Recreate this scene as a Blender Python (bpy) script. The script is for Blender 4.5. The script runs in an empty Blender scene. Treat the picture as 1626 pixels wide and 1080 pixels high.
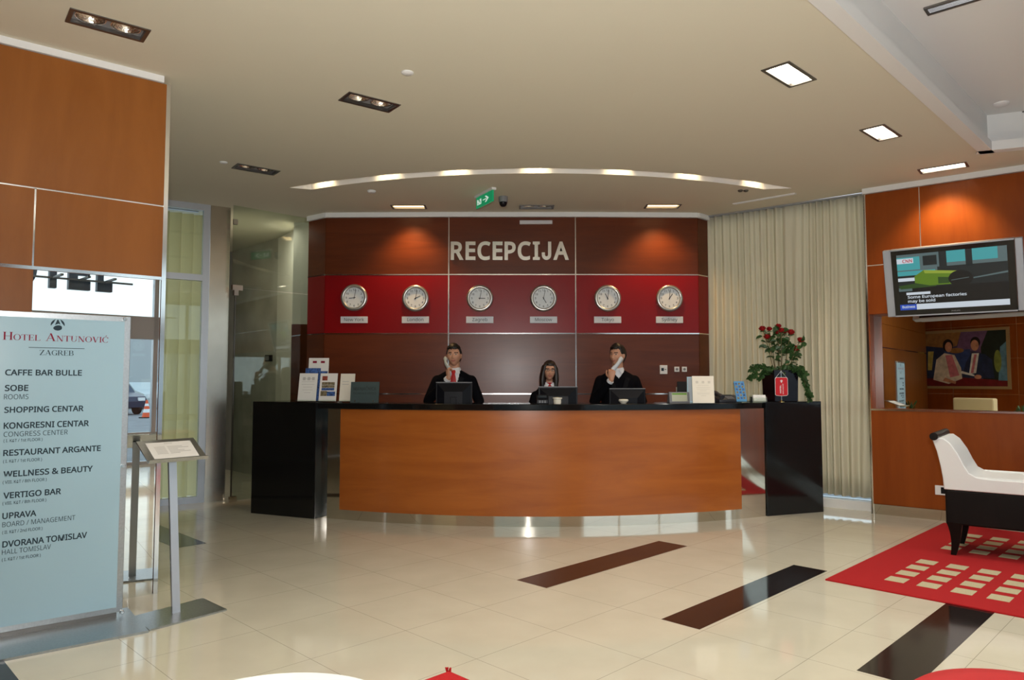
import bpy, bmesh, math, random
from mathutils import Vector, Matrix, Euler
R = math.radians
random.seed(7)
SC = bpy.context.scene
COL = SC.collection

# ------------------------------------------------------------------ camera
FOC, TH, HC = 1157.0, math.atan(65 / 1157.0), 1.35
cam_d = bpy.data.cameras.new('camera')
cam_d.sensor_width = 36.0
cam_d.lens = FOC / 1626 * 36.0
cam_d.clip_start = 0.05
cam = bpy.data.objects.new('camera', cam_d)
COL.objects.link(cam)
cam.location = (0, 0, HC)
cam.rotation_euler = (R(90) + TH, 0, 0)
SC.camera = cam

# ------------------------------------------------------------------ view and light
SC.view_settings.view_transform = 'Standard'
SC.view_settings.look = 'None'
SC.view_settings.gamma = 1
SC.view_settings.use_curve_mapping = False
SC.view_settings.exposure = 0.02
CEIL = 3.35

world = bpy.data.worlds.new('overcast_sky')
SC.world = world
world.use_nodes = True
wn = world.node_tree.nodes
wl = world.node_tree.links
bg = wn['Background']
bg.inputs['Strength'].default_value = 1.9
tc = wn.new('ShaderNodeTexCoord')
sx = wn.new('ShaderNodeSeparateXYZ')
wr = wn.new('ShaderNodeValToRGB')
wl.new(tc.outputs['Generated'], sx.inputs[0])
wl.new(sx.outputs['Z'], wr.inputs[0])
wr.color_ramp.elements[0].position = 0.0
wr.color_ramp.elements[0].color = (0.80, 0.90, 1.0, 1)
wr.color_ramp.elements[1].position = 0.6
wr.color_ramp.elements[1].color = (0.62, 0.78, 1.0, 1)
wl.new(wr.outputs[0], bg.inputs[0])


def lamp(name, kind, loc, energy, color, target=None, **kw):
    d = bpy.data.lights.new(name, kind)
    d.energy = energy
    d.color = color
    for k, v in kw.items():
        setattr(d, k, v)
    o = bpy.data.objects.new(name, d)
    COL.objects.link(o)
    o.location = loc
    if target is not None:
        o.rotation_euler = (Vector(target) - Vector(loc)).to_track_quat('-Z', 'Y').to_euler()
    return o


# the photographer's flash, just above the lens
lamp('flash', 'AREA', (0.03, -0.1, 1.52), 46, (1.0, 0.98, 0.95), (0.03, 6.0, 1.6), shape='RECTANGLE', size=0.10, size_y=0.06)
# the flash head's share thrown at the ceiling
lamp('flash_bounce', 'SPOT', (0.03, -0.1, 1.58), 440, (1.0, 0.985, 0.96), (0.1, 2.2, 3.35), spot_size=R(125), spot_blend=0.8, shadow_soft_size=0.05)
# daylight portals in the glazed openings (sampling guides for the sky, they give off nothing themselves)
for _n, _l, _t, _w, _h in (('front_portal', (5.35, 0.70, 1.65), (-0.5, 8.55, 1.65), 8.8, 3.2), ('entrance_portal', (0.0, -1.70, 1.65), (0.35, 7.0, 1.65), 3.4, 3.2)):
    _p = lamp(_n, 'AREA', _l, 0, (1, 1, 1), _t, shape='RECTANGLE', size=_w, size_y=_h)
    _p.data.cycles.is_portal = True

lamp('corridor_light', 'AREA', (-2.95, 9.15, 3.30), 11, (1.0, 0.93, 0.80), (-3.1, 9.2, 0), shape='RECTANGLE', size=0.5, size_y=0.2)  # added fill lamp without a fitting, brightens the corridor behind the glass door


# ------------------------------------------------------------------ pixel -> place helpers
def ray(x, y):
    u, v = (x - 813) / FOC, (540 - y) / FOC
    return Vector((u, math.cos(TH) - v * math.sin(TH), math.sin(TH) + v * math.cos(TH)))


def at_z(x, y, z=0.0):
    d = ray(x, y)
    t = (z - HC) / d.z
    return Vector((d.x * t, d.y * t, z))


def at_y(x, y, Y):
    d = ray(x, y)
    t = Y / d.y
    return Vector((d.x * t, Y, HC + d.z * t))


class Wall:
    """A vertical plane through p, running at angle a; local x along it, local -y towards the room."""
    def __init__(s, p, a):
        s.p = Vector((p[0], p[1], 0)); s.a = a
        s.d = Vector((math.cos(a), math.sin(a), 0)); s.n = Vector((-math.sin(a), math.cos(a), 0))

    def hit(s, x, y, off=0.0):
        d = ray(x, y); o = s.p + s.n * off
        t = (o.x * s.n.x + o.y * s.n.y) / (d.x * s.n.x + d.y * s.n.y)
        q = Vector((d.x * t, d.y * t, HC + d.z * t))
        return (q - s.p).dot(s.d), q.z

    def pt(s, x, y=0.0, z=0.0):
        return s.p + s.d * x + s.n * y + Vector((0, 0, z))

    def mirror(s, v):
        v = Vector(v)
        return v - s.n * (2 * (v - s.p).dot(s.n))


LEFT = Wall((-2.28, 4.725), R(40.0))
RIGHT = Wall((3.70, 7.50), R(-38.3))
SQ2 = math.sqrt(2)


def ab(a, b, z=0.0):            # the floor's own 45 degree grid
    return Vector(((a - b) / SQ2, (a + b) / SQ2, z))


# ------------------------------------------------------------------ materials
def lin(r, g, b):
    f = lambda c: (c / 255 / 12.92) if c / 255 <= 0.04045 else ((c / 255 + 0.055) / 1.055) ** 2.4
    return (f(r), f(g), f(b))


MATS = {}


def mat(name, col=(0.8, 0.8, 0.8), rough=0.5, metal=0.0, spec=0.5, coat=0.0, emit=None, es=0.0, trans=0.0, noise=0.0, nscale=20.0, alpha=1.0, ior=1.45, bump=0.0, coat_rough=0.05):
    if name in MATS:
        return MATS[name]
    m = bpy.data.materials.new(name)
    m.use_nodes = True
    nt = m.node_tree
    b = nt.nodes['Principled BSDF']
    b.inputs['Base Color'].default_value = (*col, 1)
    b.inputs['Roughness'].default_value = rough
    b.inputs['Metallic'].default_value = metal
    b.inputs['Specular IOR Level'].default_value = spec
    b.inputs['Coat Weight'].default_value = coat
    b.inputs['Coat Roughness'].default_value = coat_rough
    b.inputs['Transmission Weight'].default_value = trans
    b.inputs['IOR'].default_value = ior
    b.inputs['Alpha'].default_value = alpha
    if emit:
        b.inputs['Emission Color'].default_value = (*emit, 1)
        b.inputs['Emission Strength'].default_value = es
    if noise > 0 or bump > 0:
        t = nt.nodes.new('ShaderNodeTexCoord')
        n = nt.nodes.new('ShaderNodeTexNoise')
        n.inputs['Scale'].default_value = nscale
        n.inputs['Detail'].default_value = 4
        nt.links.new(t.outputs['Object'], n.inputs['Vector'])
        if noise > 0:
            r = nt.nodes.new('ShaderNodeValToRGB')
            r.color_ramp.elements[0].position = 0.3
            r.color_ramp.elements[1].position = 0.7
            r.color_ramp.elements[0].color = (*[c * (1 - noise) for c in col], 1)
            r.color_ramp.elements[1].color = (*[min(1, c * (1 + noise)) for c in col], 1)
            nt.links.new(n.outputs[0], r.inputs[0])
            nt.links.new(r.outputs[0], b.inputs['Base Color'])
        if bump > 0:
            bp = nt.nodes.new('ShaderNodeBump')
            bp.inputs['Strength'].default_value = bump
            bp.inputs['Distance'].default_value = 0.01
            nt.links.new(n.outputs[0], bp.inputs['Height'])
            nt.links.new(bp.outputs[0], b.inputs['Normal'])
    MATS[name] = m
    return m


def wood(name, c0, c1, scale, rough=0.3, coat=0.3, coat_rough=0.12, spec=0.3):
    """Veneer: noise stretched along the grain (scale is per axis)."""
    m = bpy.data.materials.new(name)
    m.use_nodes = True
    nt = m.node_tree
    b = nt.nodes['Principled BSDF']
    t = nt.nodes.new('ShaderNodeTexCoord')
    mp = nt.nodes.new('ShaderNodeMapping')
    mp.inputs['Scale'].default_value = scale
    n = nt.nodes.new('ShaderNodeTexNoise')
    n.inputs['Scale'].default_value = 1.0
    n.inputs['Detail'].default_value = 6
    n.inputs['Roughness'].default_value = 0.62
    n.inputs['Distortion'].default_value = 0.6
    r = nt.nodes.new('ShaderNodeValToRGB')
    r.color_ramp.elements[0].position = 0.28
    r.color_ramp.elements[1].position = 0.74
    r.color_ramp.elements[0].color = (*c0, 1)
    r.color_ramp.elements[1].color = (*c1, 1)
    L = nt.links.new
    L(t.outputs['Object'], mp.inputs[0]); L(mp.outputs[0], n.inputs['Vector'])
    L(n.outputs[0], r.inputs[0]); L(r.outputs[0], b.inputs['Base Color'])
    b.inputs['Roughness'].default_value = rough
    b.inputs['Specular IOR Level'].default_value = spec
    b.inputs['Coat Weight'].default_value = coat
    b.inputs['Coat Roughness'].default_value = coat_rough
    MATS[name] = m
    return m


def floor_mat():
    m = bpy.data.materials.new('polished_tiles')
    m.use_nodes = True
    nt = m.node_tree
    b = nt.nodes['Principled BSDF']
    L = nt.links.new
    t = nt.nodes.new('ShaderNodeTexCoord')
    mp = nt.nodes.new('ShaderNodeMapping')
    mp.inputs['Rotation'].default_value = (0, 0, R(-45))
    L(t.outputs['Object'], mp.inputs[0])
    sp = nt.nodes.new('ShaderNodeSeparateXYZ')
    L(mp.outputs[0], sp.inputs[0])
    prev = None
    for ax, o in (('X', 3.58), ('Y', 3.255)):
        s = nt.nodes.new('ShaderNodeMath'); s.operation = 'SUBTRACT'; s.inputs[1].default_value = o - 0.57 * 40 - 0.285
        L(sp.outputs[ax], s.inputs[0])
        d = nt.nodes.new('ShaderNodeMath'); d.operation = 'MODULO'; d.inputs[1].default_value = 0.57
        L(s.outputs[0], d.inputs[0])
        c = nt.nodes.new('ShaderNodeMath'); c.operation = 'COMPARE'; c.inputs[1].default_value = 0.285; c.inputs[2].default_value = 0.0016
        L(d.outputs[0], c.inputs[0])
        if prev:
            mx = nt.nodes.new('ShaderNodeMath'); mx.operation = 'MAXIMUM'
            L(prev.outputs[0], mx.inputs[0]); L(c.outputs[0], mx.inputs[1]); prev = mx
        else:
            prev = c
    n = nt.nodes.new('ShaderNodeTexNoise')
    n.inputs['Scale'].default_value = 3.0
    n.inputs['Detail'].default_value = 5
    L(t.outputs['Object'], n.inputs['Vector'])
    r = nt.nodes.new('ShaderNodeValToRGB')
    r.color_ramp.elements[0].position = 0.35; r.color_ramp.elements[1].position = 0.7
    r.color_ramp.elements[0].color = (0.63, 0.585, 0.46, 1); r.color_ramp.elements[1].color = (0.68, 0.635, 0.505, 1)
    L(n.outputs[0], r.inputs[0])
    mix = nt.nodes.new('ShaderNodeMix'); mix.data_type = 'RGBA'
    L(prev.outputs[0], mix.inputs[0]); L(r.outputs[0], mix.inputs[6]); mix.inputs[7].default_value = (0.36, 0.325, 0.255, 1)
    L(mix.outputs[2], b.inputs['Base Color'])
    b.inputs['Roughness'].default_value = 0.065
    b.inputs['Specular IOR Level'].default_value = 0.5
    return m


M_FLOOR = floor_mat()
M_INLAY = mat('dark_granite_inlay', (0.018, 0.012, 0.011), 0.08, noise=0.5, nscale=60)
M_CEIL = mat('ceiling_paint', (0.70, 0.66, 0.535), 0.85)
M_CEILW = mat('white_paint', (0.78, 0.78, 0.77), 0.7)
M_SLOT = mat('slot_paint', (0.9, 0.88, 0.84), 0.7)
M_WOODV = wood('cherry_veneer_upright', (0.235, 0.076, 0.014), (0.315, 0.108, 0.022), (5, 5, 0.7), 0.32, 0.08, 0.12, 0.25)
M_WOODR = wood('cherry_veneer_deep', (0.205, 0.042, 0.006), (0.275, 0.064, 0.009), (5, 5, 0.7), 0.34, 0.04, 0.12, 0.12)
M_WOODB = wood('mahogany_veneer', (0.088, 0.018, 0.004), (0.145, 0.031, 0.007), (0.9, 3, 9), 0.32, 0.08, 0.2, 0.28)
M_WOODC = wood('counter_veneer', (0.30, 0.076, 0.012), (0.43, 0.125, 0.021), (1.0, 1.0, 7), 0.28, 0.25, 0.15)
M_RED = mat('red_lacquer', (0.235, 0.002, 0.004), 0.30, spec=0.3, coat=0.06, coat_rough=0.18)
M_CHROME = mat('chrome', (0.80, 0.80, 0.80), 0.12, 1.0)
M_STEEL = mat('brushed_steel', (0.45, 0.475, 0.49), 0.32, 1.0, noise=0.08, nscale=80)
M_STEELD = mat('dark_steel', (0.20, 0.19, 0.18), 0.4, 1.0)
M_SIGNLET = mat('polished_letter_steel', (0.75, 0.73, 0.68), 0.22, 1.0)
M_MIRROR = mat('mirror_glass', (0.86, 0.88, 0.87), 0.0, 1.0)
M_MIRSTEEL = mat('mirror_steel', (0.70, 0.66, 0.58), 0.05, 1.0)
M_GRANITE = mat('black_granite', (0.006, 0.006, 0.006), 0.09, noise=0.7, nscale=140)
M_ALU = mat('aluminium', (0.50, 0.52, 0.56), 0.35, 0.8)
M_BLACK = mat('black_plastic', (0.007, 0.007, 0.010), 0.4, spec=0.25)
M_BLACKM = mat('matt_black', (0.008, 0.008, 0.008), 0.6)
M_GREY = mat('grey_plastic', (0.22, 0.22, 0.23), 0.45)
M_WHITE = mat('white_plastic', (0.80, 0.80, 0.80), 0.4)
M_PAPER = mat('white_paper', (0.82, 0.80, 0.76), 0.8)
M_CREAM = mat('cream_paper', (0.83, 0.77, 0.66), 0.8)
M_INK = mat('dark_ink', (0.022, 0.042, 0.058), 0.6, spec=0.2)
M_INKL = mat('pale_grey_ink', (0.55, 0.53, 0.50), 0.7)
M_INKR = mat('crimson_ink', (0.24, 0.006, 0.030), 0.6, spec=0.2)
M_SIGN = mat('frosted_blue_glass', (0.36, 0.53, 0.63), 0.22, spec=0.5)
M_CURT = mat('curtain_fabric', (0.84, 0.79, 0.66), 0.9)
M_RUG = mat('red_carpet', (0.42, 0.006, 0.008), 0.95, noise=0.12, nscale=220, bump=0.3)
M_RUGB = mat('beige_carpet', (0.52, 0.46, 0.29), 0.95, noise=0.12, nscale=220)
M_LEATHER = mat('white_leather', (0.78, 0.79, 0.78), 0.45)
M_WENGE = wood('wenge_wood', (0.004, 0.003, 0.0025), (0.009, 0.006, 0.005), (6, 6, 2), 0.4, 0.0, 0.1, 0.15)
M_REDUP = mat('red_upholstery', (0.52, 0.012, 0.014), 0.6)
M_TABLE = mat('white_lacquer', (0.80, 0.85, 0.85), 0.15)
M_SKIN = mat('skin', (0.58, 0.30, 0.195), 0.5)
M_LIP = mat('lips', (0.40, 0.13, 0.10), 0.45)
M_EYEW = mat('eye_white', (0.50, 0.46, 0.42), 0.4)
M_HAIRB = mat('black_hair', (0.008, 0.006, 0.005), 0.45)
M_HAIRD = mat('dark_brown_hair', (0.016, 0.009, 0.006), 0.4)
M_SUIT = mat('black_suit_cloth', (0.004, 0.004, 0.006), 0.9, spec=0.08)
M_SHIRT = mat('white_shirt_cloth', (0.75, 0.76, 0.80), 0.8)
M_TIE = mat('red_tie_silk', (0.45, 0.008, 0.012), 0.45)
M_LEAF = mat('leaf_green', (0.035, 0.085, 0.022), 0.45, noise=0.4, nscale=25)
M_STEM = mat('stem_brown_green', (0.16, 0.12, 0.05), 0.6)
M_ROSE = mat('rose_petals', (0.36, 0.008, 0.010), 0.6, noise=0.3, nscale=40)
M_VASE = mat('black_lacquer', (0.008, 0.006, 0.010), 0.12)
M_GOLD = mat('brass', (0.80, 0.55, 0.20), 0.2, 1.0)
M_MARBLE = mat('grey_green_marble', (0.43, 0.42, 0.37), 0.3, noise=0.22, nscale=2.5)
M_WALLW = mat('corridor_plaster', (0.74, 0.72, 0.65), 0.7)
M_BLIND = mat('pale_green_blind', (0.72, 0.68, 0.48), 0.8)
M_GREEN = mat('exit_green', (0.0, 0.26, 0.10), 0.4, emit=(0.0, 0.40, 0.16), es=0.35)
M_GLOWW = mat('exit_white', (0.8, 0.9, 0.85), 0.4, emit=(0.75, 0.95, 0.85), es=0.5)
M_LITW = mat('lit_diffuser', (1, 1, 1), 0.5, emit=(1.0, 0.90, 0.70), es=11)
M_LITO = mat('lit_warm_diffuser', (1, 1, 1), 0.5, emit=(1.0, 0.72, 0.36), es=4.5)
M_REFL = mat('faceted_reflector', (0.80, 0.74, 0.66), 0.16, 1.0, bump=0.5, nscale=60)
M_BULB = mat('clear_bulb', (0.8, 0.8, 0.8), 0.1, trans=0.5)


def glass_mat(name, tint, refl=0.0):
    """A clear sheet: light passes straight through, the surface mirrors at glancing angles."""
    m = bpy.data.materials.new(name)
    m.use_nodes = True
    nt = m.node_tree
    nt.nodes.remove(nt.nodes['Principled BSDF'])
    out = nt.nodes['Material Output']
    tr = nt.nodes.new('ShaderNodeBsdfTransparent'); tr.inputs[0].default_value = (*tint, 1)
    gl = nt.nodes.new('ShaderNodeBsdfGlossy'); gl.inputs['Roughness'].default_value = 0.01
    fr = nt.nodes.new('ShaderNodeFresnel'); fr.inputs[0].default_value = 1.5
    ad = nt.nodes.new('ShaderNodeMath'); ad.operation = 'ADD'; ad.inputs[1].default_value = refl
    ad.use_clamp = True
    mx = nt.nodes.new('ShaderNodeMixShader')
    nt.links.new(fr.outputs[0], ad.inputs[0]); nt.links.new(ad.outputs[0], mx.inputs[0])
    nt.links.new(tr.outputs[0], mx.inputs[1]); nt.links.new(gl.outputs[0], mx.inputs[2])
    nt.links.new(mx.outputs[0], out.inputs[0])
    MATS[name] = m
    return m


M_GLASS = glass_mat('clear_glass', (0.92, 0.95, 0.92))
M_GLASSG = glass_mat('green_tinted_glass', (0.80, 0.84, 0.79), 0.03)
M_GLASST = glass_mat('smoked_glass', (0.42, 0.52, 0.52), 0.04)  # dark tint added to dim daylight through the unseen entrance


def translucent(m, col, amount):
    nt = m.node_tree
    b = nt.nodes['Principled BSDF']; out = nt.nodes['Material Output']
    tl = nt.nodes.new('ShaderNodeBsdfTranslucent'); tl.inputs[0].default_value = (*col, 1)
    mx = nt.nodes.new('ShaderNodeMixShader'); mx.inputs[0].default_value = amount
    nt.links.new(b.outputs[0], mx.inputs[1]); nt.links.new(tl.outputs[0], mx.inputs[2])
    nt.links.new(mx.outputs[0], out.inputs[0])


translucent(M_CURT, (0.86, 0.79, 0.62), 0.45)
translucent(M_BLIND, (0.90, 0.84, 0.60), 0.60)


# ------------------------------------------------------------------ mesh builder
def obj(name, me, parent=None):
    o = bpy.data.objects.new(name, me)
    COL.objects.link(o)
    if parent is not None:
        o.parent = parent
    return o


class MB:
    def __init__(s):
        s.bm = bmesh.new()

    def face(s, pts, mi=0):
        try:
            f = s.bm.faces.new([s.bm.verts.new(p) for p in pts])
            f.material_index = mi
            return f
        except ValueError:
            return None

    def box(s, c, d, mi=0, rot=None):
        c = Vector(c); h = Vector(d) / 2
        vs = []
        for x in (-1, 1):
            for y in (-1, 1):
                for z in (-1, 1):
                    v = Vector((x * h.x, y * h.y, z * h.z))
                    if rot is not None:
                        v = rot @ v
                    vs.append(s.bm.verts.new(c + v))
        for f in ((0, 1, 3, 2), (4, 6, 7, 5), (0, 4, 5, 1), (2, 3, 7, 6), (0, 2, 6, 4), (1, 5, 7, 3)):
            s.bm.faces.new([vs[i] for i in f]).material_index = mi
        return s

    def bx(s, x0, x1, y0, y1, z0, z1, mi=0):
        return s.box(((x0 + x1) / 2, (y0 + y1) / 2, (z0 + z1) / 2), (abs(x1 - x0), abs(y1 - y0), abs(z1 - z0)), mi)

    def loop_prism(s, pts, off, mi=0, cap=True):
        """Closed outline pts (3D) pushed along vector off."""
        off = Vector(off)
        a = [s.bm.verts.new(p) for p in pts]
        b = [s.bm.verts.new(Vector(p) + off) for p in pts]
        n = len(a)
        for i in range(n):
            s.bm.faces.new((a[i], a[(i + 1) % n], b[(i + 1) % n], b[i])).material_index = mi
        if cap:
            s.bm.faces.new(a[::-1]).material_index = mi
            s.bm.faces.new(b).material_index = mi
        return s

    def prism(s, poly, z0, z1, mi=0):
        return s.loop_prism([Vector((p[0], p[1], z0)) for p in poly], (0, 0, z1 - z0), mi)

    def loft(s, rings, mi=0, cap=True, closed=True):
        R_ = [[s.bm.verts.new(p) for p in r] for r in rings]
        n = len(R_[0])
        for a, b in zip(R_, R_[1:]):
            for i in range(n if closed else n - 1):
                s.bm.faces.new((a[i], a[(i + 1) % n], b[(i + 1) % n], b[i])).material_index = mi
        if cap and closed:
            s.bm.faces.new(R_[0][::-1]).material_index = mi
            s.bm.faces.new(R_[-1]).material_index = mi
        return s

    def tube(s, pts, r, seg=10, mi=0, cap=True):
        pts = [Vector(p) for p in pts]
        rs = r if isinstance(r, (list, tuple)) else [r] * len(pts)
        rings = []
        up = None
        for i, p in enumerate(pts):
            t = (pts[min(i + 1, len(pts) - 1)] - pts[max(i - 1, 0)]).normalized()
            if up is None:
                up = t.orthogonal().normalized()
            up = (up - t * up.dot(t)).normalized()
            sd = t.cross(up)
            rings.append([p + (up * math.cos(2 * math.pi * k / seg) + sd * math.sin(2 * math.pi * k / seg)) * rs[i] for k in range(seg)])
        return s.loft(rings, mi, cap)

    def cyl(s, p0, p1, r0, r1=None, seg=24, mi=0):
        return s.tube([p0, p1], [r0, r0 if r1 is None else r1], seg, mi)

    def lathe(s, prof, c=(0, 0, 0), seg=32, mi=0, axis=None, cap=True):
        """prof: (radius, height); axis: 3x3 matrix taking z to the lathe's axis."""
        c = Vector(c)
        rings = []
        for r, h in prof:
            ring = []
            for k in range(seg):
                a = 2 * math.pi * k / seg
                v = Vector((r * math.cos(a), r * math.sin(a), h))
                ring.append(c + (axis @ v if axis is not None else v))
            rings.append(ring)
        return s.loft(rings, mi, cap)

    def ell(s, c, r, seg=16, mi=0, rot=None):
        c = Vector(c)
        m = Matrix.Translation(c) @ (rot.to_4x4() if rot is not None else Matrix()) @ Matrix.Diagonal((r[0], r[1], r[2], 1))
        res = bmesh.ops.create_uvsphere(s.bm, u_segments=seg, v_segments=max(6, seg // 2), radius=1, matrix=m)
        for v in res['verts']:
            for f in v.link_faces:
                f.material_index = mi
        return s

    def cap(s, p0, p1, r0, r1, seg=12):
        """Tapered limb with round ends."""
        s.cyl(p0, p1, r0, r1, seg)
        s.ell(p0, (r0, r0, r0), seg); s.ell(p1, (r1, r1, r1), seg)
        return s

    def holes(s, outer, holes_, z, mi=0):
        es = []
        for l in [outer] + list(holes_):
            vs = [s.bm.verts.new((p[0], p[1], z)) for p in l]
            es += [s.bm.edges.new((vs[i], vs[(i + 1) % len(vs)])) for i in range(len(vs))]
        r = bmesh.ops.triangle_fill(s.bm, use_beauty=True, use_dissolve=False, edges=es)
        for f in r['geom']:
            if isinstance(f, bmesh.types.BMFace):
                f.material_index = mi
        return s

    def build(s, name, mats, parent=None, smooth=None, bevel=0.0, recalc=True):
        if recalc:
            bmesh.ops.recalc_face_normals(s.bm, faces=s.bm.faces)
        me = bpy.data.meshes.new(name)
        s.bm.to_mesh(me)
        s.bm.free()
        for m in (mats if isinstance(mats, (list, tuple)) else [mats]):
            me.materials.append(m)
        if smooth:
            for p in me.polygons:
                p.use_smooth = True
            me.set_sharp_from_angle(angle=R(smooth))
        o = obj(name, me, parent)
        if bevel:
            md = o.modifiers.new('bevel', 'BEVEL')
            md.width = bevel; md.segments = 2; md.limit_method = 'ANGLE'; md.angle_limit = R(40)
        return o


def tag(o, label=None, cat=None, group=None, kind=None):
    if label: o['label'] = label
    if cat: o['category'] = cat
    if group: o['group'] = group
    if kind: o['kind'] = kind
    return o


def thing(name, loc, rz=0.0, label=None, cat=None, group=None, kind=None):
    o = bpy.data.objects.new(name, None)
    o.empty_display_size = 0.1
    COL.objects.link(o)
    o.location = loc
    o.rotation_euler = (0, 0, rz) if not isinstance(rz, (tuple, Euler)) else rz
    return tag(o, label, cat, group, kind)


def copy_tree(o, parent=None):
    c = o.copy()
    COL.objects.link(c)
    if parent is not None:
        c.parent = parent
    for ch in [x for x in COL.objects if x.parent == o]:
        copy_tree(ch, c)
    return c


# ------------------------------------------------------------------ lettering
_TXT = {}
FONT = FONT_J = None
try:                                   # plain sans faces that ship with Blender, if they are there
    import os
    _fp = bpy.utils.system_resource('DATAFILES', path='fonts')
    FONT = bpy.data.fonts.load(os.path.join(_fp, 'NotoSansHebrew-Regular.woff2'))
    FONT_J = bpy.data.fonts.load(os.path.join(_fp, 'Inter.woff2'))
except Exception:
    pass


def text_polys(s, bold, extr):
    key = (s, round(bold, 4), extr)
    if key in _TXT:
        return _TXT[key]
    cu = bpy.data.curves.new('t', 'FONT')
    cu.body = s
    fo = FONT_J if s == 'J' else FONT
    if fo: cu.font = fo
    cu.size = 1.0
    cu.offset = bold
    cu.extrude = extr
    cu.resolution_u = 3
    ob = bpy.data.objects.new('t', cu)
    me = ob.to_mesh()
    vs = [v.co.copy() for v in me.vertices]
    fs = [list(p.vertices) for p in me.polygons]
    ob.to_mesh_clear()
    bpy.data.objects.remove(ob)
    bpy.data.curves.remove(cu)
    _TXT[key] = (vs, fs)
    return vs, fs


def text(mb, s, x, z, h, width=None, y=0.0, align='L', mi=0, bold=0.0, deep=0.001, M=None):
    """Letters of cap height h standing in the local x-z plane, facing -y, lower left at (x, z)."""
    vs, fs = text_polys(s, bold, 0.02)
    H = vs if s == 'J' else text_polys('H', bold, 0.02)[0]
    ch = max(v.y for v in H) - min(v.y for v in H)
    base = min(v.y for v in H)
    x0, x1 = min(v.x for v in vs), max(v.x for v in vs)
    sz = h / ch
    sxx = (width / (x1 - x0)) if width else sz
    w = (x1 - x0) * sxx
    ox = x - (w if align == 'R' else w / 2 if align == 'C' else 0)
    nv = []
    for v in vs:
        p = Vector((ox + (v.x - x0) * sxx, y - (v.z / 0.02 * 0.5 + 0.5) * deep, z + (v.y - base) * sz))
        nv.append(mb.bm.verts.new(M @ p if M is not None else p))
    for f in fs:
        try:
            mb.bm.faces.new([nv[i] for i in f]).material_index = mi
        except ValueError:
            pass
    return w


# a serif alphabet for the hotel's name: stems, hairlines, bowls and serifs
def serif_glyph(ch):
    """Returns (width, list of polygons) for cap height 1."""
    S, t, sf = 0.135, 0.045, 0.035
    P = []
    rect = lambda x0, y0, x1, y1: P.append([(x0, y0), (x1, y0), (x1, y1), (x0, y1)])
    ser = lambda xc, y, w=0.30: rect(xc - w / 2, y if y < 0.5 else y - sf, xc + w / 2, y + sf if y < 0.5 else y)

    def stem(xc, s=S):
        rect(xc - s / 2, 0, xc + s / 2, 1); ser(xc, 0); ser(xc, 1)

    def diag(xa, ya, xb, yb, w):
        P.append([(xa - w / 2, ya), (xa + w / 2, ya), (xb + w / 2, yb), (xb - w / 2, yb)])

    def bowl(cx, cy, rx, ry, a0, a1, thick, thin):
        n = 22
        for i in range(n):
            q = []
            for a, inner in ((i, 0), (i + 1, 0), (i + 1, 1), (i, 1)):
                g = R(a0 + (a1 - a0) * a / n)
                w = thin + (thick - thin) * abs(math.cos(g)) ** 1.5
                k = w if inner else 0
                q.append((cx + (rx - k) * math.cos(g), cy + (ry - k * 0.9) * math.sin(g)))
            P.append(q)
    if ch == 'H': stem(.17); stem(.68); rect(.2, .48, .65, .48 + t); w = .85
    elif ch == 'O': bowl(.42, .5, .40, .52, 0, 360, S, t); w = .84
    elif ch == 'T': stem(.38); rect(.03, 1 - t, .73, 1); rect(.03, .78, .03 + t, 1); rect(.73 - t, .78, .73, 1); w = .76
    elif ch in 'EL':
        stem(.17); rect(.17, 0, .66, t); rect(.66 - t, 0, .66, .24)
        if ch == 'E':
            rect(.17, 1 - t, .62, 1); rect(.62 - t, .78, .62, 1); rect(.2, .48, .5, .48 + t); rect(.5 - t, .4, .5, .62)
        w = .70
    elif ch == 'A': diag(.10, 0, .42, 1, .05); diag(.72, 0, .42, 1, .15); rect(.22, .32, .62, .32 + t); ser(.11, 0, .24); ser(.73, 0, .32); w = .88
    elif ch == 'N': rect(.14, 0, .14 + t, 1); rect(.70, 0, .70 + t, 1); diag(.17, 1, .70, 0, .16); ser(.16, 0, .26); ser(.12, 1, .24); ser(.72, 1, .26); w = .88
    elif ch == 'U':
        rect(.11, .36, .11 + S, 1); rect(.66, .36, .66 + t, 1); ser(.17, 1); ser(.68, 1, .24)
        bowl(.41, .38, .30, .40, 180, 360, .09, t); w = .84
    elif ch == 'V': diag(.16, 1, .42, 0, .15); diag(.72, 1, .42, 0, .05); ser(.16, 1, .30); ser(.72, 1, .24); w = .84
    elif ch == 'I': stem(.18); w = .36
    elif ch in 'CĆG':
        bowl(.44, .5, .41, .52, 42, 318, S, t); rect(.74 - t, .72, .74, 1)
        if ch == 'G': rect(.62, 0.02, .62 + S, .42); ser(.68, .44, .28)
        if ch == 'Ć': P.append([(.40, 1.10), (.46, 1.10), (.60, 1.30), (.48, 1.30)])
        w = .82
    elif ch == 'Z': rect(.06, 1 - t, .70, 1); rect(.05, 0, .72, t); diag(.14, 0, .62, 1, .16); rect(.06, .78, .06 + t, 1); rect(.72 - t, 0, .72, .22); w = .78
    elif ch in 'RB':
        stem(.17)
        bowl(.40, .75, .26, .27, -90, 90, S, t); rect(.17, 1 - t, .42, 1); rect(.2, .48, .42, .48 + t)
        if ch == 'R': diag(.74, 0, .42, .5, .15); ser(.76, 0, .2); w = .84
        else: bowl(.42, .26, .30, .28, -90, 90, S, t); rect(.17, 0, .44, t); w = .78
    else: w = .4
    return w, P


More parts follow.
